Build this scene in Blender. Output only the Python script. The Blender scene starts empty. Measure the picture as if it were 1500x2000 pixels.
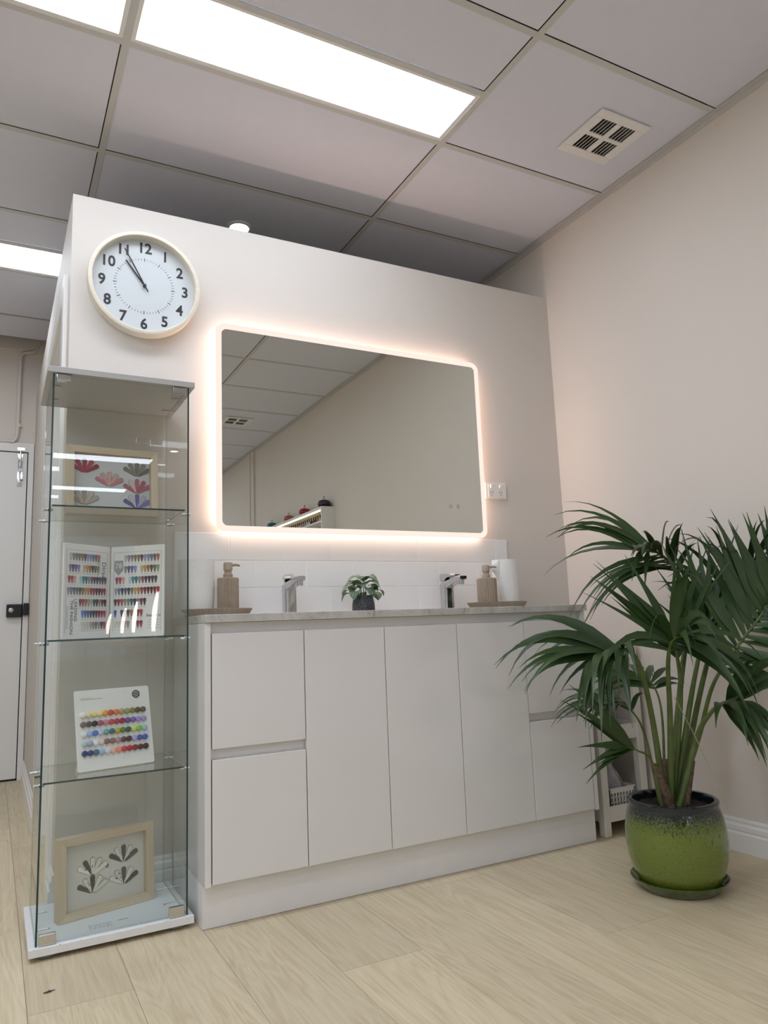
import bpy, math, random
from mathutils import Vector, Matrix, Euler
random.seed(7)
S = bpy.context.scene
C = S.collection

# ------------------------------------------------------------------ camera
cam_d = bpy.data.cameras.new('camera'); cam = bpy.data.objects.new('camera', cam_d); C.objects.link(cam)
CP = Vector((-0.1962, -2.6411, 0.8356)); YAW, PITCH, ROLL, FPX = 0.4907, 0.1538, -0.0388, 1431.8
fw = Vector((math.sin(YAW)*math.cos(PITCH), math.cos(YAW)*math.cos(PITCH), math.sin(PITCH)))
rt = Vector((math.cos(YAW), -math.sin(YAW), 0)); up = rt.cross(fw)
r2 = rt*math.cos(ROLL)+up*math.sin(ROLL); u2 = -rt*math.sin(ROLL)+up*math.cos(ROLL)
cam.matrix_world = Matrix(((r2.x, u2.x, -fw.x, CP.x), (r2.y, u2.y, -fw.y, CP.y), (r2.z, u2.z, -fw.z, CP.z), (0, 0, 0, 1)))
cam_d.sensor_fit = 'VERTICAL'; cam_d.sensor_height = 36; cam_d.lens = FPX/2000*36; cam_d.clip_start = 0.02
S.camera = cam

# ------------------------------------------------------------------ world, light levels, exposure
wd = bpy.data.worlds.new('world'); S.world = wd; wd.use_nodes = True
wd.node_tree.nodes['Background'].inputs[0].default_value = (0.45, 0.52, 0.66, 1)
wd.node_tree.nodes['Background'].inputs[1].default_value = 0.8
PANEL = 9.8        # ceiling panels
PANEL_COL = (0.905, 0.975, 1.09)
LED = 14.5          # strip behind the mirror
LED_COL = (1.0, 0.67, 0.535)
S.view_settings.view_transform = 'Standard'; S.view_settings.look = 'None'
S.view_settings.exposure = 0.27; S.view_settings.gamma = 1.0; S.view_settings.use_curve_mapping = False
S.cycles.transparent_max_bounces = 32; S.cycles.max_bounces = 10; S.cycles.diffuse_bounces = 5; S.cycles.glossy_bounces = 6
S.cycles.sample_clamp_indirect = 6.0

# ------------------------------------------------------------------ helpers
def lin(c):
    return c/12.92 if c <= 0.04045 else ((c+0.055)/1.055)**2.4
def hexc(h):
    return tuple(lin(int(h[i:i+2], 16)/255) for i in (0, 2, 4))+(1,)
def col4(c):
    return hexc(c) if isinstance(c, str) else (c[0], c[1], c[2], 1)

class Mat:
    """small wrapper that builds a node material"""
    def __init__(s, name):
        s.m = bpy.data.materials.new(name); s.m.use_nodes = True; s.t = s.m.node_tree; s.n = s.t.nodes
        s.b = s.n['Principled BSDF']; s.o = s.n['Material Output']
    def node(s, typ, **kw):
        nd = s.n.new(typ)
        for k, v in kw.items(): setattr(nd, k, v)
        return nd
    def link(s, a, b): s.t.links.new(a, b)
    def val(s, nd, **kw):
        for k, v in kw.items(): nd.inputs[k.replace('_', ' ')].default_value = v
        return nd

def mat(name, c, rough=0.5, metal=0.0, var=0.0, scale=8.0, bump=0.0, bscale=60.0, coat=0.0, spec=0.5, stretch=None, sub=0):
    M = Mat(name); b = M.b; c = col4(c)
    b.inputs['Base Color'].default_value = c; b.inputs['Roughness'].default_value = rough
    b.inputs['Metallic'].default_value = metal; b.inputs['Coat Weight'].default_value = coat
    b.inputs['Coat Roughness'].default_value = 0.03; b.inputs['Specular IOR Level'].default_value = spec
    if var or bump:
        tc = M.node('ShaderNodeTexCoord'); mp = M.node('ShaderNodeMapping'); M.link(tc.outputs['Object'], mp.inputs[0])
        if stretch: mp.inputs['Scale'].default_value = stretch
    if var:
        nz = M.node('ShaderNodeTexNoise'); M.val(nz, Scale=scale, Detail=5.0); M.link(mp.outputs[0], nz.inputs['Vector'])
        rp = M.node('ShaderNodeValToRGB'); M.link(nz.outputs['Fac'], rp.inputs[0])
        rp.color_ramp.elements[0].position = 0.3; rp.color_ramp.elements[1].position = 0.7
        rp.color_ramp.elements[0].color = tuple(x*(1-var) for x in c[:3])+(1,)
        rp.color_ramp.elements[1].color = tuple(min(1, x*(1+var)) for x in c[:3])+(1,)
        M.link(rp.outputs[0], b.inputs['Base Color'])
    if bump:
        n2 = M.node('ShaderNodeTexNoise'); M.val(n2, Scale=bscale, Detail=3.0); M.link(mp.outputs[0], n2.inputs['Vector'])
        bp = M.node('ShaderNodeBump'); M.val(bp, Strength=bump, Distance=0.002); M.link(n2.outputs['Fac'], bp.inputs['Height'])
        M.link(bp.outputs[0], b.inputs['Normal'])
    return M.m

def emit(name, c, strength):
    M = Mat(name); e = M.node('ShaderNodeEmission'); e.inputs[0].default_value = col4(c); e.inputs[1].default_value = strength
    M.link(e.outputs[0], M.o.inputs[0]); return M.m

def glass(name, tint=(0.955, 0.975, 0.965), boost=1.0, rough=0.0):
    """one pane of clear sheet glass: sees through, mirrors by Fresnel on both of its faces"""
    M = Mat(name); M.n.remove(M.b)
    g = M.node('ShaderNodeNewGeometry'); mx = M.node('ShaderNodeMix'); M.link(g.outputs['Backfacing'], mx.inputs[0])
    mx.inputs[2].default_value = 1.5; mx.inputs[3].default_value = 1/1.5
    fr = M.node('ShaderNodeFresnel'); M.link(mx.outputs[0], fr.inputs['IOR'])
    m1 = M.node('ShaderNodeMath', operation='MULTIPLY'); m1.inputs[1].default_value = 2.0*boost; M.link(fr.outputs[0], m1.inputs[0])
    m2 = M.node('ShaderNodeMath', operation='ADD'); m2.inputs[1].default_value = 1.0; M.link(fr.outputs[0], m2.inputs[0])
    dv = M.node('ShaderNodeMath', operation='DIVIDE', use_clamp=True); M.link(m1.outputs[0], dv.inputs[0]); M.link(m2.outputs[0], dv.inputs[1])
    t = M.node('ShaderNodeBsdfTransparent'); t.inputs[0].default_value = tint+(1,)
    gl = M.node('ShaderNodeBsdfGlossy'); gl.inputs['Roughness'].default_value = rough
    ms = M.node('ShaderNodeMixShader'); M.link(dv.outputs[0], ms.inputs[0]); M.link(t.outputs[0], ms.inputs[1]); M.link(gl.outputs[0], ms.inputs[2])
    M.link(ms.outputs[0], M.o.inputs[0]); return M.m

def objcol(name, rough=0.25, coat=0.3):
    M = Mat(name); oi = M.node('ShaderNodeObjectInfo'); M.link(oi.outputs['Color'], M.b.inputs['Base Color'])
    M.b.inputs['Roughness'].default_value = rough; M.b.inputs['Coat Weight'].default_value = coat; return M.m

class MB:
    def __init__(s): s.v = []; s.f = []; s.mi = []; s.uv = []
    def _add(s, vs, fs, mi=0, uv=None):
        o = len(s.v); s.v += [tuple(p) for p in vs]
        for k, f in enumerate(fs):
            s.f.append(tuple(i+o for i in f)); s.mi.append(mi); s.uv.append(uv[k] if uv else None)
        return s
    def box(s, x0, x1, y0, y1, z0, z1, mi=0, skip=''):
        vs = [(x, y, z) for z in (z0, z1) for y in (y0, y1) for x in (x0, x1)]
        fs = {'b': (0, 2, 3, 1), 't': (4, 5, 7, 6), 'f': (0, 1, 5, 4), 'k': (2, 6, 7, 3), 'l': (0, 4, 6, 2), 'r': (1, 3, 7, 5)}
        return s._add(vs, [fs[k] for k in fs if k not in skip], mi)
    def obox(s, M, hx, hy, hz, mi=0):
        n = len(s.v); s.box(-hx, hx, -hy, hy, -hz, hz, mi)
        for i in range(n, len(s.v)): s.v[i] = tuple(M @ Vector(s.v[i]))
        return s
    def xf(s, M, start=0):
        for i in range(start, len(s.v)): s.v[i] = tuple(M @ Vector(s.v[i]))
        return s
    def tube(s, pts, r, seg=8, mi=0, caps=True):
        pts = [Vector(p) for p in pts]; n = len(pts); rs = r if isinstance(r, (list, tuple)) else [r]*n
        vs = []; N = None
        for i, p in enumerate(pts):
            T = (pts[min(i+1, n-1)]-pts[max(i-1, 0)]).normalized()
            if N is None:
                a = Vector((0, 0, 1)) if abs(T.z) < 0.9 else Vector((1, 0, 0)); N = (a-T*a.dot(T)).normalized()
            else: N = (N-T*N.dot(T)).normalized()
            B = T.cross(N)
            for k in range(seg):
                a = 2*math.pi*k/seg; vs.append(p+(N*math.cos(a)+B*math.sin(a))*rs[i])
        fs = [(i*seg+k, i*seg+(k+1) % seg, (i+1)*seg+(k+1) % seg, (i+1)*seg+k) for i in range(n-1) for k in range(seg)]
        if caps: fs += [tuple(range(seg))[::-1], tuple((n-1)*seg+k for k in range(seg))]
        return s._add(vs, fs, mi)
    def lathe(s, prof, seg=32, c=(0, 0, 0), sx=1, sy=1, mi=0, rib=0, amp=0, axis='z', caps=True):
        vs = []
        for r, z in prof:
            for k in range(seg):
                a = 2*math.pi*k/seg; q = r*(1+(amp*math.cos(rib*a) if rib else 0))
                p = (q*math.cos(a)*sx, q*math.sin(a)*sy, z)
                if axis == 'y': p = (p[0], -p[2], p[1])       # axis pointing to -y
                vs.append((p[0]+c[0], p[1]+c[1], p[2]+c[2]))
        n = len(prof)
        fs = [(i*seg+k, i*seg+(k+1) % seg, (i+1)*seg+(k+1) % seg, (i+1)*seg+k) for i in range(n-1) for k in range(seg)]
        if caps: fs += [tuple(range(seg))[::-1], tuple((n-1)*seg+k for k in range(seg))]
        return s._add(vs, fs, mi)
    def prism(s, poly, a0, a1, axis='y', mi=0, top_mi=None):
        """poly: 2d outline; axis y -> (x,z) outline extruded a0..a1 in y; z -> (x,y); x -> (y,z)"""
        def P(u, v, w): return {'y': (u, w, v), 'z': (u, v, w), 'x': (w, u, v)}[axis]
        n = len(poly); vs = [P(u, v, a0) for u, v in poly]+[P(u, v, a1) for u, v in poly]
        fs = [(k, (k+1) % n, n+(k+1) % n, n+k) for k in range(n)]
        s._add(vs, fs, mi); o = len(s.v)-2*n
        for f in (tuple(range(n))[::-1], tuple(range(n, 2*n))):
            s.f.append(tuple(i+o for i in f)); s.mi.append(mi if top_mi is None else top_mi); s.uv.append(None)
        return s
    def mesh(s, name, mats, smooth=False):
        me = bpy.data.meshes.new(name); me.from_pydata(s.v, [], s.f)
        for m in (mats if isinstance(mats, (list, tuple)) else [mats]): me.materials.append(m)
        me.polygons.foreach_set('material_index', s.mi)
        if any(u for u in s.uv):
            L = me.uv_layers.new(name='uv').data; k = 0
            for u, f in zip(s.uv, s.f):
                for j in range(len(f)):
                    L[k].uv = u[j] if u else (0, 0); k += 1
        bm_fix(me)
        if smooth: me.shade_smooth() if smooth == 1 else (me.shade_smooth(), me.set_sharp_from_angle(angle=math.radians(smooth)))
        me.update(); return me
    def build(s, name, mats, parent=None, smooth=False, bevel=0.0, kind=None, label=None, loc=None, bseg=2):
        return link(name, s.mesh(name, mats, smooth), parent, bevel, kind, label, loc, bseg)

def bm_fix(me):
    import bmesh
    b = bmesh.new(); b.from_mesh(me); bmesh.ops.recalc_face_normals(b, faces=b.faces); b.to_mesh(me); b.free()

def link(name, me, parent=None, bevel=0.0, kind=None, label=None, loc=None, bseg=2):
    o = bpy.data.objects.new(name, me); C.objects.link(o)
    if parent: o.parent = parent
    if loc is not None: o.location = loc
    if kind: o['kind'] = kind
    if label: o['label'] = label
    if bevel:
        m = o.modifiers.new('bevel', 'BEVEL'); m.width = bevel; m.segments = bseg; m.limit_method = 'ANGLE'; m.angle_limit = math.radians(40)
        m.harden_normals = False
    return o

def thing(name, label, cat, loc=(0, 0, 0), rot=(0, 0, 0), group=None):
    o = bpy.data.objects.new(name, None); C.objects.link(o); o.empty_display_size = 0.05
    o.location = loc; o.rotation_euler = rot; return tag(o, label, cat, group)
def tag(o, label, cat, group=None):
    o['label'] = label; o['category'] = cat
    if group: o['group'] = group
    return o
def struct(name, mb, m, **k): return mb.build(name, m, kind='structure', **k)

def rrect(x0, x1, z0, z1, r, n=6):
    out = []
    for cx, cz, a0 in ((x1-r, z1-r, 0), (x0+r, z1-r, 90), (x0+r, z0+r, 180), (x1-r, z0+r, 270)):
        for k in range(n+1):
            a = math.radians(a0+90*k/n); out.append((cx+r*math.cos(a), cz+r*math.sin(a)))
    return out

def text_mesh(txt, size, m, align='CENTER', depth=0.0003, bold=0.0):
    cu = bpy.data.curves.new('t', 'FONT'); cu.body = txt; cu.size = size; cu.align_x = align; cu.align_y = 'CENTER'
    cu.extrude = depth; cu.offset = bold; cu.resolution_u = 3
    o = bpy.data.objects.new('t', cu); C.objects.link(o)
    dg = bpy.context.evaluated_depsgraph_get(); me = bpy.data.meshes.new_from_object(o.evaluated_get(dg))
    bpy.data.objects.remove(o); bpy.data.curves.remove(cu); me.materials.clear(); me.materials.append(m)
    return me
def text(name, txt, size, m, parent, M, **k):
    o = link(name, text_mesh(txt, size, m, **k), parent); o.matrix_local = M; return o
RX90 = Matrix.Rotation(math.pi/2, 4, 'X')     # text upright, facing -y

# ------------------------------------------------------------------ materials
m_wall = mat('wall paint', (0.74, 0.68, 0.62), 0.62, var=0.012, scale=3, bump=0.12, bscale=140)
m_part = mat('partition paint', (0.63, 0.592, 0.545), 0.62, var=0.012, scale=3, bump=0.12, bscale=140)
m_white = mat('white satin paint', (0.82, 0.81, 0.79), 0.35)
m_tile_c = mat('ceiling board', (0.735, 0.745, 0.84), 0.85, var=0.01, scale=20, bump=0.15, bscale=220)
m_tee = mat('ceiling tee', (0.60, 0.59, 0.58), 0.45)
m_dark = mat('dark void', (0.02, 0.02, 0.022), 0.9)
m_panel = emit('panel diffuser', PANEL_COL, PANEL)
m_down = emit('downlight lens', (1, 0.95, 0.88), 18)
m_gloss = mat('gloss white lacquer', (0.80, 0.788, 0.785), 0.12, coat=0.6)
m_plinth = mat('plinth white', (0.80, 0.788, 0.785), 0.28, var=0.015, scale=14)
m_chrome = mat('chrome', (0.60, 0.61, 0.625), 0.05, metal=1.0)
m_steel = mat('brushed steel', (0.62, 0.60, 0.56), 0.28, metal=1.0)
m_black = mat('black plastic', (0.012, 0.012, 0.014), 0.35)
m_ink = mat('black ink', (0.015, 0.015, 0.018), 0.5)
m_grey_ink = mat('grey ink', (0.16, 0.16, 0.17), 0.6)
m_glass = glass('sheet glass')
m_glass_soft = glass('picture glass', (0.985, 0.99, 0.985), 0.45)
m_edge = mat('green glass edge', (0.012, 0.045, 0.042), 0.15)
m_edge2 = glass('pale glass edge', (0.80, 0.88, 0.85), 0.6)
m_grey = mat('grey laminate', (0.42, 0.42, 0.41), 0.4)
m_base = mat('white laminate', (0.80, 0.80, 0.80), 0.35, var=0.02, scale=30)
m_blue = mat('pale base foil', (0.70, 0.76, 0.79), 0.35)
m_card = mat('white card', (0.80, 0.80, 0.78), 0.45)
m_mount = mat('ivory mount', (0.66, 0.65, 0.60), 0.7)
m_mount2 = mat('pale grey mount', (0.60, 0.62, 0.63), 0.7)
m_nail = objcol('nail lacquer', 0.18, 0.5)
m_tip_outline = mat('nail tip edge', (0.20, 0.195, 0.18), 0.5)  # dark grey outline, slightly larger than the coloured nail tip
m_cap = objcol('matt cap', 0.45, 0.1)
m_frost = emit('frosted lit border', (1.0, 0.82, 0.725), 0.90)
m_led = emit('led strip', LED_COL, LED)
m_taupe = mat('taupe resin', (0.36, 0.285, 0.215), 0.6, var=0.06, scale=40)
m_paper = mat('paper towel', (0.86, 0.85, 0.82), 0.95, bump=1.0, bscale=150, stretch=(1, 1, 2.5))
m_soil = mat('potting soil', (0.02, 0.015, 0.012), 0.95, var=0.5, scale=60, bump=1.0, bscale=90)
m_cart = mat('white plastic', (0.70, 0.675, 0.62), 0.45)
m_stem = mat('palm stem', (0.085, 0.125, 0.025), 0.5, var=0.25, scale=25)
m_fibre = mat('palm fibre', (0.13, 0.09, 0.055), 0.9, var=0.45, scale=60, bump=0.8, bscale=120)
m_tile_w = mat('white glazed tile', (0.78, 0.805, 0.80), 0.13, coat=0.3, bump=0.05, bscale=14)
m_grout = mat('white grout', (0.95, 0.94, 0.92), 0.85)
m_pipe = mat('painted pipe', (0.74, 0.68, 0.63), 0.45)
m_rubber = mat('grey rubber', (0.22, 0.22, 0.21), 0.6)
m_socket = mat('socket plastic', (0.74, 0.73, 0.71), 0.3)

def mirror_mat():
    M = Mat('silvered mirror'); M.b.inputs['Base Color'].default_value = (0.72, 0.735, 0.69, 1); M.b.inputs['Metallic'].default_value = 1; M.b.inputs['Roughness'].default_value = 0.0
    return M.m
m_mirror = mirror_mat()

def wood_mat(name, c0, c1, c2, along='y', ring=True, rough=0.45, gs=1.0):
    """plank wood: fine fibres along one axis, slow tone drift, cathedral figure; shifts from piece to piece"""
    M = Mat(name); tc = M.node('ShaderNodeTexCoord'); oi = M.node('ShaderNodeObjectInfo')
    cmb = M.node('ShaderNodeCombineXYZ'); mu = M.node('ShaderNodeMath', operation='MULTIPLY'); mu.inputs[1].default_value = 37.0
    M.link(oi.outputs['Random'], mu.inputs[0])
    for i in range(3): M.link(mu.outputs[0], cmb.inputs[i])
    ad = M.node('ShaderNodeVectorMath', operation='ADD'); M.link(tc.outputs['Object'], ad.inputs[0]); M.link(cmb.outputs[0], ad.inputs[1])
    def mapped(sc):
        mp = M.node('ShaderNodeMapping'); mp.inputs['Scale'].default_value = sc; M.link(ad.outputs[0], mp.inputs[0]); return mp
    def ax(a, b): return {'y': (b, a, b), 'x': (a, b, b), 'z': (b, b, a)}[along]
    n1 = M.node('ShaderNodeTexNoise'); M.val(n1, Scale=3.0*gs, Detail=6.0, Roughness=0.65, Distortion=0.3); M.link(mapped(ax(1.2, 40)).outputs[0], n1.inputs['Vector'])
    n2 = M.node('ShaderNodeTexNoise'); M.val(n2, Scale=2.0*gs, Detail=3.0, Distortion=1.2); M.link(mapped(ax(0.5, 5.5)).outputs[0], n2.inputs['Vector'])
    wv = M.node('ShaderNodeMath', operation='MULTIPLY'); wv.inputs[1].default_value = 8.0; M.link(n2.outputs['Fac'], wv.inputs[0])
    fr = M.node('ShaderNodeMath', operation='PINGPONG'); fr.inputs[1].default_value = 0.5; M.link(wv.outputs[0], fr.inputs[0])
    mixf = M.node('ShaderNodeMix'); mixf.inputs[0].default_value = 0.20 if ring else 0.08
    M.link(n1.outputs['Fac'], mixf.inputs[2])
    f2 = M.node('ShaderNodeMath', operation='MULTIPLY'); f2.inputs[1].default_value = 2.0; M.link(fr.outputs[0], f2.inputs[0]); M.link(f2.outputs[0], mixf.inputs[3])
    rp = M.node('ShaderNodeValToRGB'); M.link(mixf.outputs[0], rp.inputs[0]); e = rp.color_ramp.elements
    e[0].position = 0.22; e[0].color = col4(c0); e[1].position = 0.78; e[1].color = col4(c2); x = e.new(0.5); x.color = col4(c1)
    hs = M.node('ShaderNodeHueSaturation'); mr = M.node('ShaderNodeMapRange'); M.link(oi.outputs['Random'], mr.inputs[0])
    mr.inputs[3].default_value = 0.90; mr.inputs[4].default_value = 1.05; M.link(mr.outputs[0], hs.inputs['Value']); M.link(rp.outputs[0], hs.inputs['Color'])
    M.link(hs.outputs[0], M.b.inputs['Base Color']); M.b.inputs['Roughness'].default_value = rough
    bp = M.node('ShaderNodeBump'); M.val(bp, Strength=0.08, Distance=0.001); M.link(n1.outputs['Fac'], bp.inputs['Height']); M.link(bp.outputs[0], M.b.inputs['Normal'])
    return M.m
m_floor = wood_mat('oak plank', (0.49, 0.395, 0.255), (0.615, 0.52, 0.35), (0.70, 0.605, 0.43), 'y', True, 0.42)
m_oak = {a: wood_mat('pale frame wood '+a, (0.50, 0.41, 0.28), (0.58, 0.49, 0.35), (0.64, 0.55, 0.41), a, False, 0.5) for a in 'xz'}
m_rim = wood_mat('pale clock wood', (0.66, 0.60, 0.48), (0.72, 0.66, 0.55), (0.76, 0.71, 0.60), 'x', False, 0.5)

def stone_mat():
    M = Mat('pale stone top'); tc = M.node('ShaderNodeTexCoord')
    n1 = M.node('ShaderNodeTexNoise'); M.val(n1, Scale=9.0, Detail=8.0, Roughness=0.7, Distortion=1.5); M.link(tc.outputs['Object'], n1.inputs['Vector'])
    rp = M.node('ShaderNodeValToRGB'); M.link(n1.outputs['Fac'], rp.inputs[0]); e = rp.color_ramp.elements
    e[0].position = 0.33; e[0].color = (0.30, 0.285, 0.26, 1); e[1].position = 0.6; e[1].color = (0.58, 0.565, 0.54, 1); x = e.new(0.43); x.color = (0.48, 0.465, 0.44, 1)
    M.link(rp.outputs[0], M.b.inputs['Base Color']); M.b.inputs['Roughness'].default_value = 0.3; return M.m
m_stone = stone_mat()

def pot_mat():
    """green speckled glaze that runs to blue-black towards the rim"""
    M = Mat('green dipped glaze'); tc = M.node('ShaderNodeTexCoord'); sp = M.node('ShaderNodeSeparateXYZ'); M.link(tc.outputs['Object'], sp.inputs[0])
    nz = M.node('ShaderNodeTexNoise'); M.val(nz, Scale=190.0, Detail=2.0); M.link(tc.outputs['Object'], nz.inputs['Vector'])
    n2 = M.node('ShaderNodeTexNoise'); M.val(n2, Scale=9.0, Detail=3.0); M.link(tc.outputs['Object'], n2.inputs['Vector'])
    mr = M.node('ShaderNodeMapRange'); M.link(sp.outputs['Z'], mr.inputs[0]); mr.inputs[1].default_value = 0.165; mr.inputs[2].default_value = 0.248
    a = M.node('ShaderNodeMath', operation='MULTIPLY_ADD'); M.link(nz.outputs['Fac'], a.inputs[0]); a.inputs[1].default_value = 1.5; a.inputs[2].default_value = -0.75
    b = M.node('ShaderNodeMath', operation='ADD'); M.link(mr.outputs[0], b.inputs[0]); M.link(a.outputs[0], b.inputs[1])
    rp = M.node('ShaderNodeValToRGB'); M.link(b.outputs[0], rp.inputs[0]); e = rp.color_ramp.elements
    e[0].position = 0.30; e[0].color = (0.105, 0.150, 0.018, 1); e[1].position = 0.70; e[1].color = (0.008, 0.014, 0.022, 1)
    x = e.new(0.0); x.color = (0.155, 0.205, 0.030, 1)
    mx = M.node('ShaderNodeMix', data_type='RGBA', blend_type='MULTIPLY'); mx.inputs[0].default_value = 0.35
    r2_ = M.node('ShaderNodeValToRGB'); M.link(n2.outputs['Fac'], r2_.inputs[0]); r2_.color_ramp.elements[0].color = (0.6, 0.62, 0.5, 1)
    M.link(rp.outputs[0], mx.inputs[6]); M.link(r2_.outputs[0], mx.inputs[7]); M.link(mx.outputs[2], M.b.inputs['Base Color'])
    M.b.inputs['Roughness'].default_value = 0.13; M.b.inputs['Coat Weight'].default_value = 0.4; return M.m
m_pot = pot_mat()
m_saucer = mat('dark green glaze', (0.06, 0.095, 0.022), 0.12, var=0.4, scale=30, coat=0.4)

def leaf_mat(name, cdark, clight, vein, stripes, amount, rough=0.38):
    M = Mat(name); uv = M.node('ShaderNodeUVMap'); uv.uv_map = 'uv'; sp = M.node('ShaderNodeSeparateXYZ'); M.link(uv.outputs[0], sp.inputs[0])
    nz = M.node('ShaderNodeTexNoise'); M.val(nz, Scale=7.0, Detail=3.0); tc = M.node('ShaderNodeTexCoord'); M.link(tc.outputs['Object'], nz.inputs['Vector'])
    rp = M.node('ShaderNodeValToRGB'); M.link(nz.outputs['Fac'], rp.inputs[0]); rp.color_ramp.elements[0].position = 0.3; rp.color_ramp.elements[1].position = 0.7
    rp.color_ramp.elements[0].color = col4(cdark); rp.color_ramp.elements[1].color = col4(clight)
    w = M.node('ShaderNodeMath', operation='MULTIPLY'); w.inputs[1].default_value = stripes
    M.link(sp.outputs['Y'], w.inputs[0])
    pp = M.node('ShaderNodeMath', operation='PINGPONG'); pp.inputs[1].default_value = 0.5; M.link(w.outputs[0], pp.inputs[0])
    gt = M.node('ShaderNodeMapRange'); M.link(pp.outputs[0], gt.inputs[0]); gt.inputs[1].default_value = 0.36; gt.inputs[2].default_value = 0.5; gt.inputs[4].default_value = amount
    mx = M.node('ShaderNodeMix', data_type='RGBA'); M.link(gt.outputs[0], mx.inputs[0]); M.link(rp.outputs[0], mx.inputs[6]); mx.inputs[7].default_value = col4(vein)
    M.link(mx.outputs[2], M.b.inputs['Base Color']); M.b.inputs['Roughness'].default_value = rough
    tr = M.node('ShaderNodeBsdfTranslucent'); M.link(mx.outputs[2], tr.inputs[0]); ms = M.node('ShaderNodeMixShader'); ms.inputs[0].default_value = 0.14
    M.link(M.b.outputs[0], ms.inputs[1]); M.link(tr.outputs[0], ms.inputs[2]); M.link(ms.outputs[0], M.o.inputs[0])
    return M.m
m_palm = leaf_mat('palm leaflet', (0.020, 0.048, 0.013), (0.040, 0.085, 0.020), (0.062, 0.118, 0.032), 5.0, 0.55)
m_fitt = leaf_mat('veined leaf', (0.055, 0.13, 0.065), (0.11, 0.20, 0.10), (0.45, 0.56, 0.42), 4.0, 0.8, 0.45)

# ------------------------------------------------------------------ room
W, HP, HC = 2.177, 2.412, 2.7256
XL, YF, YR = -3.4, -9.4, 2.5          # left wall, shop front, rear wall
fl = struct('floor', MB().box(XL-0.1, W+0.1, YF-0.1, YR+0.1, -0.12, -0.012), m_dark)
pw, plen = 0.23, 1.52
plank_cache = {}
ncol = int((W-XL)/pw)+2
for i in range(-1, ncol):
    x0 = 0.595-17*pw+i*pw; x1 = x0+pw
    if x1 <= XL or x0 >= W: continue
    x0, x1 = max(x0, XL), min(x1, W)
    y = YF-((i*0.57) % plen)
    while y < YR:
        a, b = max(y, YF), min(y+plen, YR)
        if b-a > 0.02:
            key = (round(x1-x0, 3), round(b-a, 3))
            if key not in plank_cache:
                plank_cache[key] = MB().box(0.0005, key[0]-0.0005, 0.0005, key[1]-0.0005, -0.012, 0).mesh('floor_plank', m_floor)
            link('floor_plank', plank_cache[key], fl, loc=(x0, a, 0))
        y += plen

# ceiling: boards and tees
ce = struct('ceiling', MB().box(XL-0.1, W+0.1, YF-0.1, YR+0.1, 3.0, 3.1).box(XL-0.1, W+0.1, YF-0.1, 2.335, HC+0.06, HC+0.1), m_dark)
xs = [XL, -2.288, -1.088, 0.112, 1.312, W]
ys = [-0.4216+0.6*k for k in range(-15, 5)]; ys = [y for y in ys if y > YF]
ys = [YF]+ys+[2.33]
lights = {(0.112, -0.4216, -1), (-1.088, -0.4216, -1), (-1.088, 1.3784, -1), (0.112, -6.1216, -1), (-1.088, -6.1216, -1), (0.112, -7.9216, -1), (-2.288, -0.4216, -1), (-2.288, -1.6216, -1), (-1.088, -1.6216, -1), (-1.088, -2.8216, -1), (-1.088, -4.6216, -1), (-2.288, -2.8216, -1), (-2.288, -4.6216, -1)}  # panels without their own label are unseen, added to brighten vanity and floor
# each light takes half a row: (x of its tee, y of its far edge)
light_cells = {}
for x, y, s in lights: light_cells[(round(x, 3), round(y, 3))] = 1
VENTS = ((1.883, -0.728), (1.69, -3.76))
tile_cache = {}
def cboard(x0, x1, y0, y1):
    g = 0.012
    for vx, vy in VENTS:
        if x0 < vx < x1 and y0 < vy < y1:
            a0, a1, b0, b1 = x0+g-0.002, x1-g-0.0035, y0+g-0.002, y1-g-0.0035; h = 0.098
            m = MB()
            for q in ((a0, a1, b0, vy-h), (a0, a1, vy+h, b1), (a0, vx-h, vy-h, vy+h), (vx+h, a1, vy-h, vy+h)): m.box(q[0], q[1], q[2], q[3], HC+0.003, HC+0.016)
            m.build('ceiling_tile', m_tile_c, ce); return
    key = (round(x1-x0, 3), round(y1-y0, 3))
    if key not in tile_cache:
        tile_cache[key] = MB().box(g-0.002, key[0]-g-0.0035, g-0.002, key[1]-g-0.0035, 0.003, 0.016).mesh('ceiling_tile', m_tile_c)
    link('ceiling_tile', tile_cache[key], ce, loc=(x0, y0, HC))
for i in range(len(xs)-1):
    x0, x1 = xs[i], xs[i+1]
    for j in range(len(ys)-1):
        y0, y1 = ys[j], ys[j+1]
        mine = [ly for (lx, ly) in light_cells if abs(lx-x0) < 0.01 and ly-0.3 < y1-0.01 and ly > y0+0.01]
        cuts = sorted({round(c, 4) for c in [y0, y1]+[c for ly in mine for c in (ly-0.3, ly)] if y0-0.001 <= c <= y1+0.001})
        cuts = [c for k, c in enumerate(cuts) if k == 0 or c-cuts[k-1] > 0.02]
        for a, b in zip(cuts, cuts[1:]):
            if not any(abs((a+b)/2-(ly-0.15)) < 0.14 for ly in mine): cboard(x0, x1, a, b)
            if a != cuts[0]: MB().box(x0+0.012, x1-0.012, a-0.012, a+0.012, HC, HC+0.002).build('ceiling_tee', m_tee, ce)
        if j: MB().box(x0+0.012, x1-0.012, y0-0.012, y0+0.012, HC, HC+0.002).build('ceiling_tee', m_tee, ce)
for x in xs[1:-1]:
    MB().box(x-0.012, x+0.012, YF, 2.33, HC-0.0008, HC+0.002).build('ceiling_tee', m_tee, ce)
struct('trim_1', MB().box(W-0.024, W, YF, 2.33, HC-0.0015, HC+0.0).box(W-0.004, W, YF, 2.33, HC-0.022, HC), m_tee)

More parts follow.
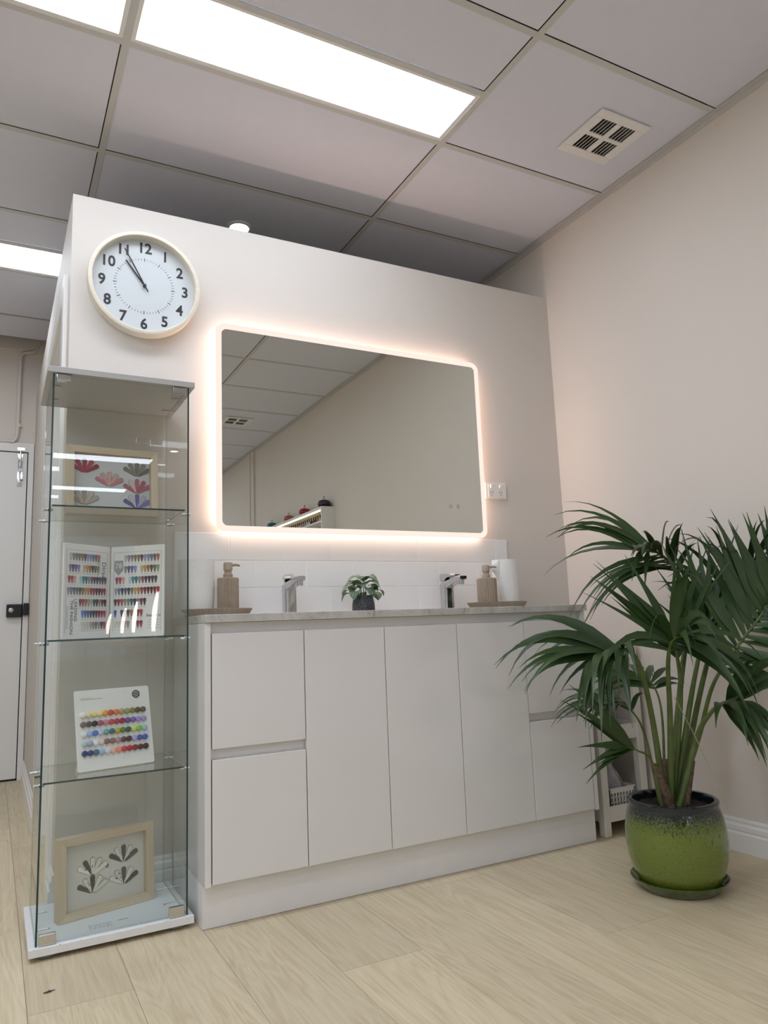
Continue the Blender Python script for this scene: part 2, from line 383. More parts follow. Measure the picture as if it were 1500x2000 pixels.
# walls
struct('wall_right', MB().box(W, W+0.12, YF-0.1, YR+0.1, 0, 3.0), m_wall)
struct('wall_left', MB().box(XL-0.12, XL, YF-0.1, YR+0.1, 0, 3.0), m_wall)
struct('wall_rear', MB().box(XL, W, YR, YR+0.12, 0, 3.0), m_wall)
wf = MB().box(XL, -2.6, YF-0.12, YF, 0, 3).box(1.7, W, YF-0.12, YF, 0, 3).box(-2.6, 1.7, YF-0.12, YF, 2.35, 3).box(-2.6, 1.7, YF-0.12, YF, 0, 0.5)
struct('wall_front', wf, m_wall)
wn = MB()
for x in (-2.6, -1.55, -0.5, 0.55, 1.64): wn.box(x, x+0.06, YF-0.09, YF-0.03, 0.5, 2.35)
for z in (0.5, 1.75, 2.29): wn.box(-2.6, 1.7, YF-0.088, YF-0.032, z, z+0.06)
w1 = struct('window_1', wn, m_white)
for a, b in ((-2.54, -1.55), (-1.49, -0.5), (-0.44, 0.55), (0.61, 1.64)):
    MB().box(a, b, YF-0.064, YF-0.06, 0.56, 1.75).build('pane', m_glass_soft, w1)
    MB().box(a, b, YF-0.064, YF-0.06, 1.81, 2.29).build('pane', m_glass_soft, w1)
# mirror wall: a part-height partition, its side wall running back to the rear wall with a doorway
struct('wall_partition', MB().box(0, W, 0, 0.1, 0, HP), m_part)
DY0, DY1, DZ = 0.19, 1.01, 2.08
struct('wall_side', MB().box(0, 0.1, 0.1, DY0, 0, HP).box(0, 0.1, DY1, YR, 0, HP).box(0, 0.1, DY0, DY1, DZ, HP), m_part)
d2 = struct('door_2', MB().box(0.055, 0.09, DY0+0.012, DY1-0.012, 0.008, DZ-0.012), m_white)
MB().box(-0.014, 0.004, DY0-0.075, DY0+0.006, 0, DZ+0.075).build('architrave', m_white, d2, bevel=0.004)
MB().box(-0.014, 0.004, DY1-0.006, DY1+0.075, 0, DZ+0.075).build('architrave', m_white, d2, bevel=0.004)
MB().box(-0.014, 0.004, DY0-0.006, DY1+0.006, DZ-0.006, DZ+0.075).build('architrave', m_white, d2, bevel=0.004)
MB().box(0.0, 0.1, DY0, DY0+0.012, 0, DZ).box(0.0, 0.1, DY1-0.012, DY1, 0, DZ).box(0, 0.1, DY0, DY1, DZ-0.012, DZ).build('door_jamb', m_white, d2)
# moulded baseboards
SK = [(0, 0), (0.016, 0), (0.016, 0.062), (0.010, 0.068), (0.0125, 0.074), (0.012, 0.088), (0.006, 0.096), (0.007, 0.104), (0.004, 0.112), (0, 0.112)]
bb = MB().prism([(W-u, z) for u, z in SK], YF, 0.0, 'y')
bb.v = [(p[0], p[1], p[2]) for p in bb.v]
struct('baseboard_right', bb, m_white)
struct('baseboard_partition', MB().prism([(-u, z) for u, z in SK], 0.0, 0.36, 'x'), m_white)
struct('baseboard_partition_right', MB().prism([(-u, z) for u, z in SK], 1.87, W-0.016, 'x'), m_white)
struct('baseboard_side', MB().prism([(-u, z) for u, z in SK], DY1+0.076, YR, 'y').prism([(-u, z) for u, z in SK], -0.014, DY0-0.076, 'y'), m_white)
struct('trim_2', MB().box(W-0.018, W, -4.93, -4.86, 0, HC-0.02).box(W-0.018, W, -4.80, -4.73, 0, HC-0.02).box(W-0.008, W, -4.86, -4.80, 0, HC-0.02), m_wall, bevel=0.003)
struct('trim_3', MB().box(XL, 0.0, YR-0.025, YR, 2.70, 2.79).box(0.0, W, YR-0.025, YR, 2.70, 2.79), m_wall, bevel=0.004)
# rear door
d1 = struct('door_1', MB().box(-0.90, -0.042, YR-0.012, YR-0.001, 0.012, 2.02), m_white)
MB().box(-0.036, -0.003, YR-0.02, YR-0.0005, 0, 2.07).box(-0.96, -0.906, YR-0.02, YR-0.0005, 0, 2.07).box(-0.96, -0.003, YR-0.021, YR-0.0005, 2.026, 2.085).build('door_frame', m_white, d1, bevel=0.003)
MB().box(-0.043, -0.035, YR-0.008, YR-0.0005, 0.0, 2.03).box(-0.9, -0.036, YR-0.008, YR-0.0005, 0.0, 0.012).box(-0.9, -0.036, YR-0.008, YR-0.0005, 2.02, 2.027).build('door_gap', m_dark, d1)
lk = MB().box(-0.128, -0.040, YR-0.045, YR-0.012, 0.975, 1.055).build('rim_lock', m_black, d1, bevel=0.006, label='black surface-mounted rim lock')
MB().box(-0.034, -0.004, YR-0.05, YR-0.02, 0.985, 1.06).build('keeper', m_black, lk, bevel=0.004)
MB().lathe([(0.014, 0), (0.014, 0.004), (0.008, 0.006), (0.008, 0.009)], 16, (-0.102, YR-0.045, 1.018), axis='y').build('lock_cylinder', m_steel, lk, smooth=40)
bo = MB().box(-0.095, -0.068, YR-0.016, YR-0.012, 1.80, 2.01).build('barrel_bolt', m_chrome, d1, label='bright metal barrel bolt')
MB().tube([(-0.081, YR-0.022, 1.82), (-0.081, YR-0.022, 2.045)], 0.006, 10).tube([(-0.081, YR-0.022, 1.845), (-0.062, YR-0.032, 1.84)], 0.004, 8).build('bolt_rod', m_chrome, bo, smooth=40)
MB().box(-0.10, -0.058, YR-0.03, YR-0.021, 2.034, 2.052).build('bolt_staple', m_chrome, bo)
MB().box(-0.092, -0.07, YR-0.03, YR-0.016, 1.90, 1.915).box(-0.092, -0.07, YR-0.03, YR-0.016, 1.96, 1.975).build('bolt_guide', m_chrome, bo)
# conduit over the door
pp = thing('wall_conduit', 'beige painted pipe bending down the wall above the white rear door', 'pipe', (-0.1, YR, 2.1))
def arc(p, q, c, n=5):
    out = []
    for k in range(n+1):
        t = k/n; out.append(tuple((1-t)**2*Vector(p)+2*t*(1-t)*Vector(c)+t*t*Vector(q)))
    return out
yy = -0.02
pts = [(-0.8, yy, -0.01)]+arc((-0.045, yy, -0.01), (-0.005, yy, 0.045), (-0.008, yy, -0.008))+arc((-0.002, yy, 0.55), (0.035, yy, 0.595), (0.0, yy, 0.592))+arc((0.06, yy, 0.60), (0.108, yy, 0.70), (0.10, yy, 0.60))
MB().tube(pts, 0.0115, 12).build('pipe', m_pipe, pp, smooth=40)
for a, b in (((-0.05, yy, -0.01), (-0.02, yy, -0.008)), ((0.0, yy, 0.085), (0.0, yy, 0.11)), ((-0.002, yy, 0.51), (-0.002, yy, 0.54)), ((0.045, yy, 0.596), (0.07, yy, 0.602))):
    MB().tube([a, b], 0.0142, 12).build('pipe_collar', m_pipe, pp, smooth=40)
MB().box(0.008, 0.03, -0.006, 0, 0.092, 0.102).box(-0.014, 0.014, -0.034, 0, 0.093, 0.101).build('pipe_clip', m_pipe, pp)

# ------------------------------------------------------------------ ceiling fittings
llab = {(0.112, -0.422): 'bright flat ceiling light panel above the wall clock and backlit mirror, widest one in view',
        (-1.088, -0.422): 'bright ceiling light panel cut off by the top left corner',
        (-1.088, 1.378): 'bright ceiling light panel at left, half hidden behind the partition end',
        (0.112, -6.122): 'bright ceiling light panel mirrored as wide white band in upper cabinet glass',
        (0.112, -7.922): 'bright ceiling light panel mirrored as thin white streak in cabinet glass',
        (-1.088, -6.122): 'bright ceiling light panel mirrored at the left edge of the cabinet glass'}
lmesh_f = MB()
for a in ((0.0116, 1.1884, 0.0116, 0.026), (0.0116, 1.1884, 0.274, 0.2884), (0.0116, 0.026, 0.026, 0.274), (1.174, 1.1884, 0.026, 0.274)):
    lmesh_f.box(a[0], a[1], a[2], a[3], 0.0022, 0.014)
lmesh_f = lmesh_f.mesh('light_frame', m_white)
lmesh_d = MB().box(0.026, 1.174, 0.026, 0.274, 0.004, 0.008).mesh('diffuser', m_panel)
for (x, y) in sorted(light_cells):
    t = thing('ceiling_light', llab.get((x, y), 'added ceiling light panel, unseen behind or left of the camera, brightening vanity and floor'), 'ceiling light', (x, y-0.3, HC), group='ceiling light panels')
    link('light_frame', lmesh_f, t); link('diffuser', lmesh_d, t)
for (x, y, lb) in ((0.763, 0.497, 'round recessed downlight glowing just above the partition top edge'), (1.41, -5.68, 'round recessed downlight mirrored as white dot in cabinet glass')):
    t = thing('downlight', lb, 'downlight', (x, y, HC))
    MB().lathe([(0.055, 0.003), (0.055, -0.006), (0.046, -0.009), (0.042, -0.004), (0.042, 0.003)], 32, caps=False).build('rim', m_white, t, smooth=40)
    MB().lathe([(0.042, -0.003), (0.0005, -0.005)], 24).build('lens', m_down, t)
def vent(x, y, lb):
    t = thing('air_vent', lb, 'air vent', (x, y, HC+0.003), group='ceiling air vents')
    h = 0.128; g = 0.088; f = MB()
    for a in ((-h, h, -h, -g), (-h, h, g, h), (-h, -g, -g, g), (g, h, -g, g), (-0.011, 0.011, -g, g), (-g, -0.011, -0.009, 0.009), (0.011, g, -0.009, 0.009)):
        f.box(a[0], a[1], a[2], a[3], -0.009, -0.002)
    f.build('grille_frame', m_white, t, bevel=0.002)
    MB().box(-h+0.034, h-0.034, -h+0.034, h-0.034, -0.002, 0.05, skip='b').build('duct', mat('grey duct', (0.10, 0.095, 0.095), 0.8), t)
    for sx in (-1, 1):
        for sy in (-1, 1):
            for k in range(5):
                x_ = (0.011 if sx > 0 else -g)+0.0077*(2*k+1)
                M = Matrix.Translation((x_, sy*0.0485, 0.0005)) @ Matrix.Rotation(math.radians(-52), 4, 'Y')
                MB().obox(M, 0.0100, 0.039, 0.0007).build('slat', m_white, t)
vent(1.883, -0.728, 'white square air vent in the ceiling near the right wall')
vent(1.69, -3.76, 'white square air vent seen in the mirror at its left edge')

# ------------------------------------------------------------------ mirror, clock, socket, splashback
t = thing('led_mirror', 'large backlit mirror with rounded corners and glowing frosted border', 'mirror', (1.102, 0, 1.594))
hw, hh = 0.5985, 0.3985
MB().prism(rrect(-hw+0.03, hw-0.03, -hh+0.03, hh-0.03, 0.02), -0.0375, -0.0005, 'y').build('backing_box', m_white, t)
sl = MB()      # strips that shine outwards from behind the rim of the glass
q = 0.022
for x0, x1, z0, z1, side in ((-hw+q, hw-q, hh-q-0.007, hh-q, 't'), (-hw+q, hw-q, -hh+q, -hh+q+0.007, 'b'), (-hw+q, -hw+q+0.007, -hh+q+0.007, hh-q-0.007, 'l'), (hw-q-0.007, hw-q, -hh+q+0.007, hh-q-0.007, 'r')):
    sl.box(x0, x1, -0.032, -0.010, z0, z1, 0, skip=side); sl.box(x0, x1, -0.032, -0.010, z0, z1, 1, skip='tbfklr'.replace(side, ''))
sl.build('led_strip', [m_white, m_led], t)
o_, i_ = rrect(-hw, hw, -hh, hh, 0.035), rrect(-hw+0.022, hw-0.022, -hh+0.022, hh-0.022, 0.02)
n = len(o_); fr = MB()
fr._add([(u, -0.043, v) for u, v in o_]+[(u, -0.043, v) for u, v in i_]+[(u, -0.038, v) for u, v in o_]+[(u, -0.038, v) for u, v in i_],
        [f for k in range(n) for f in ((k, (k+1) % n, n+(k+1) % n, n+k), (2*n+k, 2*n+(k+1) % n, (k+1) % n, k), (2*n+k, 2*n+(k+1) % n, 3*n+(k+1) % n, 3*n+k))])
fr.build('frosted_border', m_frost, t)
MB().prism(i_, -0.0432, -0.038, 'y').build('mirror_glass', m_mirror, t)
for dx in (0.415, 0.452):
    MB().lathe([(0.0095, 0), (0.0095, 0.0004), (0.007, 0.0005)], 20, (dx, -0.0432, -0.265), axis='y').build('touch_button', m_steel, t)

t = thing('wall_clock', 'round white wall clock with pale wood rim showing five to eleven', 'clock', (0.2475, 0, 2.099))
R0 = 0.1965
MB().lathe([(R0, 0.001), (R0, 0.045), (R0-0.003, 0.047), (R0-0.013, 0.047), (R0-0.015, 0.045), (R0-0.016, 0.014)], 96, axis='y', caps=False).build('rim', m_rim, t, smooth=40)
MB().lathe([(R0-0.0145, 0.001), (R0-0.0145, 0.014)], 96, axis='y').build('dial', mat('dial white', (0.63, 0.66, 0.69), 0.5), t)
def at_dial(a, r, y=-0.0146): return Vector((r*math.sin(a), y, r*math.cos(a)))
for h in range(1, 13):
    a = h*math.pi/6
    text('numeral', str(h), 0.056, m_ink, t, Matrix.Translation(at_dial(a, 0.147)) @ RX90 @ Matrix.Diagonal((0.92, 1, 1, 1)), bold=0.0013)
mn = MB().box(-0.0006, 0.0006, -0.0002, 0.0002, -0.0035, 0.0035).mesh('minute_mark', m_ink)
hr = MB().box(-0.0011, 0.0011, -0.0002, 0.0002, -0.0065, 0.0065).mesh('hour_mark', m_ink)
for k in range(60):
    a = k*math.pi/30; o = link('hour_mark' if k % 5 == 0 else 'minute_mark', hr if k % 5 == 0 else mn, t, loc=at_dial(a, 0.103)); o.rotation_euler = (0, a, 0)
def hand(name, a, L, tail, w, y):
    o = MB().box(-w, w, -0.0006, 0.0006, -tail, L).build(name, m_black, t, loc=(0, y, 0)); o.rotation_euler = (0, a, 0)
hand('hour_hand', math.radians(-37), 0.110, 0.0, 0.0026, -0.019)
hand('minute_hand', math.radians(-28.5), 0.150, 0.026, 0.0022, -0.022)
MB().lathe([(0.006, 0.014), (0.006, 0.025), (0.003, 0.026)], 16, axis='y').build('hub', m_black, t, smooth=40)
MB().lathe([(R0-0.0155, 0.036), (0.0005, 0.036)], 64, axis='y', caps=False).build('clock_glass', m_glass_soft, t)

t = thing('power_socket', 'white double power socket on the wall right of the mirror', 'power socket', (1.785, 0, 1.417))
MB().prism(rrect(-0.058, 0.058, -0.036, 0.036, 0.004), -0.012, -0.0005, 'y').build('plate', m_socket, t, bevel=0.002)
MB().prism(rrect(-0.044, 0.053, -0.031, 0.031, 0.003), -0.0135, -0.012, 'y').build('cover', m_socket, t, bevel=0.0008)
for sx in (-0.026, 0.024):
    MB().obox(Matrix.Translation((sx, -0.0145, 0.019)) @ Matrix.Rotation(math.radians(12), 4, 'X'), 0.0055, 0.003, 0.0075).build('switch', m_white, t, bevel=0.0012)
    for dx, dz, a in ((-0.006, -0.008, 28), (0.006, -0.008, -28), (0, -0.020, 0)):
        MB().obox(Matrix.Translation((sx+dx, -0.0136, dz)) @ Matrix.Rotation(math.radians(a), 4, 'Y'), 0.0011, 0.0003, 0.0042).build('socket_slot', m_dark, t)

sp_ = thing('tiled_splashback', 'three rows of white glazed brick tiles behind the benchtop taps', 'splashback', (0.362, 0, 0.8885))
MB().box(0, 1.467, -0.0066, -0.0005, 0, 0.3055).build('grout', m_grout, sp_)
tcache = {}
for r, (z0, z1, off) in enumerate(((0.001, 0.1035, 0.0), (0.1055, 0.2045, 0.1), (0.2065, 0.3055, 0.0))):
    x = -0.0+(off-0.2 if off else 0.0)
    while x < 1.467:
        a, b = max(x, 0.0), min(x+0.2, 1.467)
        if b-a > 0.012:
            key = (round(b-a, 3), round(z1-z0, 4))
            if key not in tcache: tcache[key] = MB().box(0.0014, key[0]-0.0014, -0.0085, -0.002, 0.0, key[1]).mesh('tile', m_tile_w)
            link('tile', tcache[key], sp_, bevel=0.0012, loc=(a, 0, z0))
        x += 0.2

# ------------------------------------------------------------------ vanity
VX0, VX1, VYF = 0.3625, 1.857, -0.433
t = thing('vanity_cabinet', 'long gloss white vanity cabinet with handleless doors and drawers', 'vanity', (VX0, 0, 0))
w = VX1-VX0
MB().box(0.0185, w-0.0185, -0.412, -0.018, 0.122, 0.8635).build('carcass', m_gloss, t)
MB().box(0.0, 0.018, VYF, -0.018, 0.119, 0.8638).build('side_panel', m_gloss, t, bevel=0.001)
MB().box(w-0.018, w, VYF, -0.018, 0.119, 0.8638).build('side_panel', m_gloss, t, bevel=0.001)
MB().box(-0.0, w, -0.4044, -0.386, 0.0015, 0.1185).box(0, 0.018, -0.386, -0.02, 0.0015, 0.1185).box(w-0.018, w, -0.386, -0.02, 0.0015, 0.1185).build('plinth', m_plinth, t)
def front(nm, x0, x1, z0, z1):
    return MB().box(x0-VX0, x1-VX0, VYF, VYF+0.018, z0, z1).build(nm, m_gloss, t, bevel=0.0014)
front('drawer', 0.3845, 0.6772, 0.497, 0.832); front('drawer', 0.3845, 0.6772, 0.124, 0.466)
front('door', 0.6800, 0.9660, 0.124, 0.832); front('door', 0.9685, 1.2560, 0.124, 0.832); front('door', 1.2585, 1.5535, 0.124, 0.832)
front('drawer', 1.5560, 1.8355, 0.497, 0.832); front('drawer', 1.5560, 1.8355, 0.124, 0.466)
MB().lathe([(0.010, 0), (0.010, 0.006), (0.007, 0.009)], 16, (1.735-VX0, -0.412, 0.474), axis='y').build('bumper', m_white, t, smooth=40)
bt = tag(MB().box(VX0-0.001, VX1+0.007, -0.4435, -0.0005, 0.8642, 0.8885).build('benchtop', m_stone, bevel=0.0015), 'pale grey veined stone benchtop on the white vanity', 'benchtop')

# taps
def tap(x, lab, rz, lever_lift):
    t = thing('basin_tap', lab, 'tap', (x, -0.095, 0.8886), (0, 0, 0), 'chrome basin taps')
    b = MB().prism(rrect(-0.0215, 0.0215, -0.0235, 0.0215, 0.007), 0, 0.108, 'z')
    b.build('body', m_chrome, t, smooth=35, bevel=0.001)
    # spout: tapering bar rising to the front, with a flat tip
    ring = []
    for y, z, hw_, hh_ in ((0.0195, 0.094, 0.0205, 0.018), (-0.022, 0.1045, 0.0205, 0.0165), (-0.07, 0.1155, 0.019, 0.012), (-0.118, 0.124, 0.018, 0.0095), (-0.126, 0.124, 0.0155, 0.007)):
        ring.append([(u, y, z+v) for u, v in rrect(-hw_, hw_, -hh_, hh_, min(hw_, hh_)*0.6, 4)])
    k = len(ring[0]); m = MB(); m._add([p for r in ring for p in r], [(i*k+j, i*k+(j+1) % k, (i+1)*k+(j+1) % k, (i+1)*k+j) for i in range(len(ring)-1) for j in range(k)]+[tuple(range(k)), tuple((len(ring)-1)*k+j for j in range(k))])
    m.build('spout', m_chrome, t, smooth=50)
    MB().lathe([(0.011, -0.013), (0.0125, -0.012), (0.0125, 0.0), (0.0125, 0.004)], 20, (0, -0.108, 0.111)).build('aerator', m_chrome, t, smooth=40)
    lv = bpy.data.objects.new('lever', None)
    M = Matrix.Translation((0, 0.0, 0.113)) @ Matrix.Rotation(rz, 4, 'Z') @ Matrix.Rotation(lever_lift, 4, 'X')
    m = MB(); ring = []
    for y, z0, z1, hw_ in ((0.022, 0.001, 0.034, 0.0195), (-0.004, 0.004, 0.036, 0.0195), (-0.026, 0.020, 0.036, 0.018), (-0.078, 0.029, 0.036, 0.014), (-0.082, 0.030, 0.035, 0.012)):
        ring.append([(u, y, v) for u, v in rrect(-hw_, hw_, z0, z1, min(hw_, (z1-z0)/2)*0.5, 3)])
    k = len(ring[0]); m._add([p for r in ring for p in r], [(i*k+j, i*k+(j+1) % k, (i+1)*k+(j+1) % k, (i+1)*k+j) for i in range(len(ring)-1) for j in range(k)]+[tuple(range(k)), tuple((len(ring)-1)*k+j for j in range(k))])
    m.xf(M).build('lever', m_chrome, t, smooth=50)
    MB().lathe([(0.0175, 0), (0.0165, 0.012)], 24, (0, 0.001, 0.106)).build('cartridge', m_chrome, t, smooth=40)
tap(0.757, 'chrome basin tap on the left, lever turned towards the camera, right of left soap dispenser', math.radians(-26), math.radians(12))
tap(1.441, 'chrome basin tap on the right, lever pointing forward, beside the right soap dispenser', math.radians(0), math.radians(6))

# trays, soap, paper rolls
def tray(x, y, sx, lab):
    t = thing('vanity_tray', lab, 'tray', (x, y, 0.8887), group='ribbed trays on the benchtop')
    MB().lathe([(0.124, 0.0), (0.124, 0.001), (0.142, 0.0255), (0.138, 0.0265), (0.120, 0.006)], 480, sx=sx, sy=0.52, rib=96, amp=0.016).build('dish', m_taupe, t, smooth=30)
def soap(x, y, r, h, lab, rz):
    t = thing('soap_dispenser', lab, 'soap dispenser', (x, y, 0.8955), (0, 0, rz), 'ribbed soap dispensers')
    MB().lathe([(r-0.003, 0), (r, 0.003), (r, h-0.003), (r-0.003, h)], 264, rib=33, amp=0.035).build('bottle', m_taupe, t, smooth=25)
    MB().lathe([(0.0165, h), (0.0165, h+0.012), (0.0125, h+0.016), (0.0125, h+0.024), (0.0155, h+0.027), (0.0155, h+0.05), (0.013, h+0.053), (0.001, h+0.053)], 28).build('pump', m_taupe, t, smooth=40)
    MB().tube([(0.008, 0, h+0.044), (0.03, 0, h+0.046), (0.044, 0, h+0.0435)], [0.0055, 0.0048, 0.004], 10).build('nozzle', m_taupe, t, smooth=40)
def roll(x, y, r0, r1, h, lab, flap):
    t = thing('paper_towel_roll', lab, 'paper towel', (x, y, 0.8955), group='paper towel rolls')
    m = MB(); seg = 64; nz_ = 14; rr = random.Random(int(x*100))
    vs = []
    for i in range(nz_+1):
        z = h*i/nz_
        for k in range(seg):
            a = 2*math.pi*k/seg; r = (r0+(r1-r0)*i/nz_)*(1+0.012*math.sin(3*a+i*0.4)+rr.uniform(-0.004, 0.004)); vs.append((r*math.cos(a), r*math.sin(a), z))
    m._add(vs, [(i*seg+k, i*seg+(k+1) % seg, (i+1)*seg+(k+1) % seg, (i+1)*seg+k) for i in range(nz_) for k in range(seg)]+[tuple(range(seg))[::-1]])
    m.lathe([(r1, h), (0.024, h-0.002), (0.024, h-0.03)], seg, caps=False)
    m.build('roll', m_paper, t, smooth=60)
    MB().lathe([(0.0225, 0.004), (0.0225, h-0.004), (0.020, h-0.004), (0.020, 0.004)], 24, caps=False).build('core', m_taupe, t, smooth=40)
    if flap:
        f = MB(); vs = []; nu, nv = 8, 8
        for i in range(nu+1):
            for j in range(nv+1):
                u, v = i/nu, j/nv; a = math.radians(212-8*u); L = 0.046*u*max(0.0, (v-0.58)/0.42)
                R = r0+0.0015
                p = Vector((R*math.cos(a), R*math.sin(a), 0))+Vector((-0.80, 0.0, 0)).normalized()*L
                vs.append((p.x+0.006*math.sin(u*3)*v, p.y+0.004*math.sin(v*5)*u, h*v*(1-0.16*u*v)+0.001))
        f._add(vs, [(i*(nv+1)+j, (i+1)*(nv+1)+j, (i+1)*(nv+1)+j+1, i*(nv+1)+j+1) for i in range(nu) for j in range(nv)])
        o = f.build('loose_sheet', m_paper, t, smooth=1); sd = o.modifiers.new('thick', 'SOLIDIFY'); sd.thickness = 0.0012
tray(0.485, -0.120, 0.86, 'ribbed taupe tray on the left of the benchtop, under the fatter paper roll')
tray(1.652, -0.150, 1.0, 'ribbed taupe tray on the right end of the benchtop')
soap(0.519, -0.135, 0.0355, 0.125, 'ribbed taupe soap dispenser on the left tray, partly before the tiles', 0.15)
soap(1.590, -0.168, 0.0395, 0.117, 'ribbed taupe soap dispenser on the right tray beside the paper roll', math.radians(-35))
roll(0.419, -0.100, 0.057, 0.062, 0.188, 'fat white paper towel roll on the left tray, partly behind cabinet glass', False)
roll(1.714, -0.130, 0.054, 0.052, 0.196, 'white paper towel roll with a loose sheet on the right tray', True)

# small pot plant between the taps
t = thing('small_pot_plant', 'small veined-leaf plant in a speckled dark grey pot between the taps', 'plant', (1.032, -0.150, 0.8886))
m_gpot = mat('speckled grey pot', (0.060, 0.066, 0.075), 0.55, var=0.6, scale=120)
MB().lathe([(0.040, 0), (0.043, 0.004), (0.042, 0.03), (0.0365, 0.062), (0.033, 0.062), (0.033, 0.052), (0.001, 0.052)], 40).build('pot', m_gpot, t, smooth=45)
def leaf(L, wd_, nseg=7, fold=0.25, curl=0.6, power=0.75, tip=0.0):
    """flat leaf along +x bending down, uv: x along, y across"""
    vs = []; uvs = []
    ang = 0.35; p = Vector((0, 0, 0)); ds = L/nseg
    for i in range(nseg+1):
        t_ = i/nseg; hw_ = wd_*math.sin(math.pi*min(1, t_**power*0.98+0.02))*0.5+0.0004
        for j, s in enumerate((-1, 0, 1)):
            vs.append((p.x, s*hw_, p.z+abs(s)*hw_*fold)); uvs.append((t_, (s+1)/2))
        p = p+Vector((math.cos(ang), 0, math.sin(ang)))*ds; ang -= curl*(1.2/nseg)*1.6
    fs = []; uf = []
    for i in range(nseg):
        for j in range(2):
            q = (i*3+j, (i+1)*3+j, (i+1)*3+j+1, i*3+j+1); fs.append(q); uf.append([uvs[k] for k in q])
    m = MB(); m._add(vs, fs, 0, uf); return m
leaf_me = [leaf(L, w_, curl=c_, fold=0.18, power=0.85).mesh('leaf', m_fitt, smooth=1) for L, w_, c_ in ((0.066, 0.050, 0.9), (0.058, 0.046, 1.1), (0.072, 0.048, 1.0))]
for k in range(24):
    a = k*2.39996+0.4; tier = k/24; rad = 0.042*(1-tier)+0.004
    o = link('leaf', leaf_me[k % 3], t, loc=(rad*math.cos(a), rad*math.sin(a), 0.068+0.055*tier))
    o.rotation_euler = (random.uniform(-0.3, 0.3), 0.25-0.75*tier+random.uniform(-0.2, 0.2), a+random.uniform(-0.3, 0.3)); sc = random.uniform(0.85, 1.1); o.scale = (sc, sc, sc)
sm = MB()
for k in range(7):
    a = k*0.9; sm.tube([(0.008*math.cos(a), 0.008*math.sin(a), 0.05), (0.012*math.cos(a), 0.012*math.sin(a), 0.085), (0.01*math.cos(a), 0.01*math.sin(a), 0.115)], 0.0016, 6)
sm.build('stems', m_stem, t, smooth=40)

# ------------------------------------------------------------------ display cabinet
DX, DYF, DW, DD = -0.0827, -0.370, 0.43, 0.3645
cb = thing('display_cabinet', 'tall narrow glass display cabinet holding nail colour samples', 'display cabinet', (DX, DYF, 0))
MB().box(0, DW, 0, DD, 0.0130, 0.0335).build('base_panel', m_base, cb, bevel=0.001)
MB().box(0.018, DW-0.018, 0.012, DD-0.012, 0.0335, 0.0348).build('base_top', m_blue, cb)
MB().box(0, DW, 0, DD, 1.612, 1.630).build('top_panel', m_grey, cb, bevel=0.001)
for fx in (0.045, DW-0.045):
    for fy in (0.04, DD-0.04):
        MB().lathe([(0.024, 0.0005), (0.027, 0.003), (0.027, 0.0128)], 24, (fx, fy, 0)).build('foot', m_rubber, cb, smooth=40)
GX0, GX1, GY0, GY1, GZ0, GZ1 = 0.0155, DW-0.0155, 0.012, DD-0.014, 0.0350, 1.6118
def pane(name, x0, x1, y0, y1, z0, z1, thin, parent=cb):
    """sheet of glass: clear faces, dark green edges; `thin` names the axis of its thickness"""
    m = MB(); xm, ym, zm = (x0+x1)/2, (y0+y1)/2, (z0+z1)/2
    face = {'x': [(xm, y0, z0), (xm, y1, z0), (xm, y1, z1), (xm, y0, z1)], 'y': [(x0, ym, z0), (x1, ym, z0), (x1, ym, z1), (x0, ym, z1)], 'z': [(x0, y0, zm), (x1, y0, zm), (x1, y1, zm), (x0, y1, zm)]}[thin]
    m._add(face, [(0, 1, 2, 3)], 0)
    m.box(x0, x1, y0, y1, z0, z1, 2, skip={'x': 'lrf', 'y': 'fk', 'z': 'tbf'}[thin])
    if thin != 'y': m.box(x0, x1, y0, y1, z0, z1, 1, skip='bkltr')
    return m.build(name, [m_glass, m_edge, m_edge2], parent)
pane('side_glass', GX0, GX0+0.005, GY0, GY1, GZ0, GZ1, 'x'); pane('side_glass', GX1-0.005, GX1, GY0, GY1, GZ0, GZ1, 'x')
pane('back_glass', GX0+0.0055, GX1-0.0055, GY1-0.005, GY1, GZ0, GZ1, 'y')
pane('glass_door', GX0+0.0075, GX1-0.0075, GY0+0.001, GY0+0.006, GZ0+0.003, GZ1-0.003, 'y')
ZS = (0.4400, 0.8265, 1.2150)
pin = MB().lathe([(0.0045, -0.016), (0.0045, 0.010), (0.003, 0.012)], 12).xf(Matrix.Rotation(math.pi/2, 4, 'Y'))
pin.lathe([(0.0062, -0.0025), (0.0062, 0.0005)], 12); nn = len(pin.v)-24; pin.xf(Matrix.Rotation(math.pi/2, 4, 'Y'), nn)
pin_me = pin.mesh('shelf_pin', m_chrome, smooth=40)
for z in ZS:
    pane('shelf', GX0+0.0085, GX1-0.0085, GY0+0.016, GY1-0.012, z, z+0.005, 'z')
    for sx, x in ((1, GX0+0.0025), (-1, GX1-0.0025)):
        for y in (GY0+0.045, GY1-0.06):
            o = link('shelf_pin', pin_me, cb, loc=(x, y, z-0.0062)); o.rotation_euler = (0, 0, 0 if sx > 0 else math.pi)
for x in (0.045, DW-0.047):
    MB().box(x-0.021, x+0.021, GY0-0.004, GY0+0.010, 0.0352, 0.063).build('door_clip', m_steel, cb, bevel=0.002)
    MB().prism(rrect(x-0.021, x+0.021, 1.590, 1.6105, 0.003), GY0-0.007, GY0+0.012, 'y').build('door_hinge', m_chrome, cb, bevel=0.004)
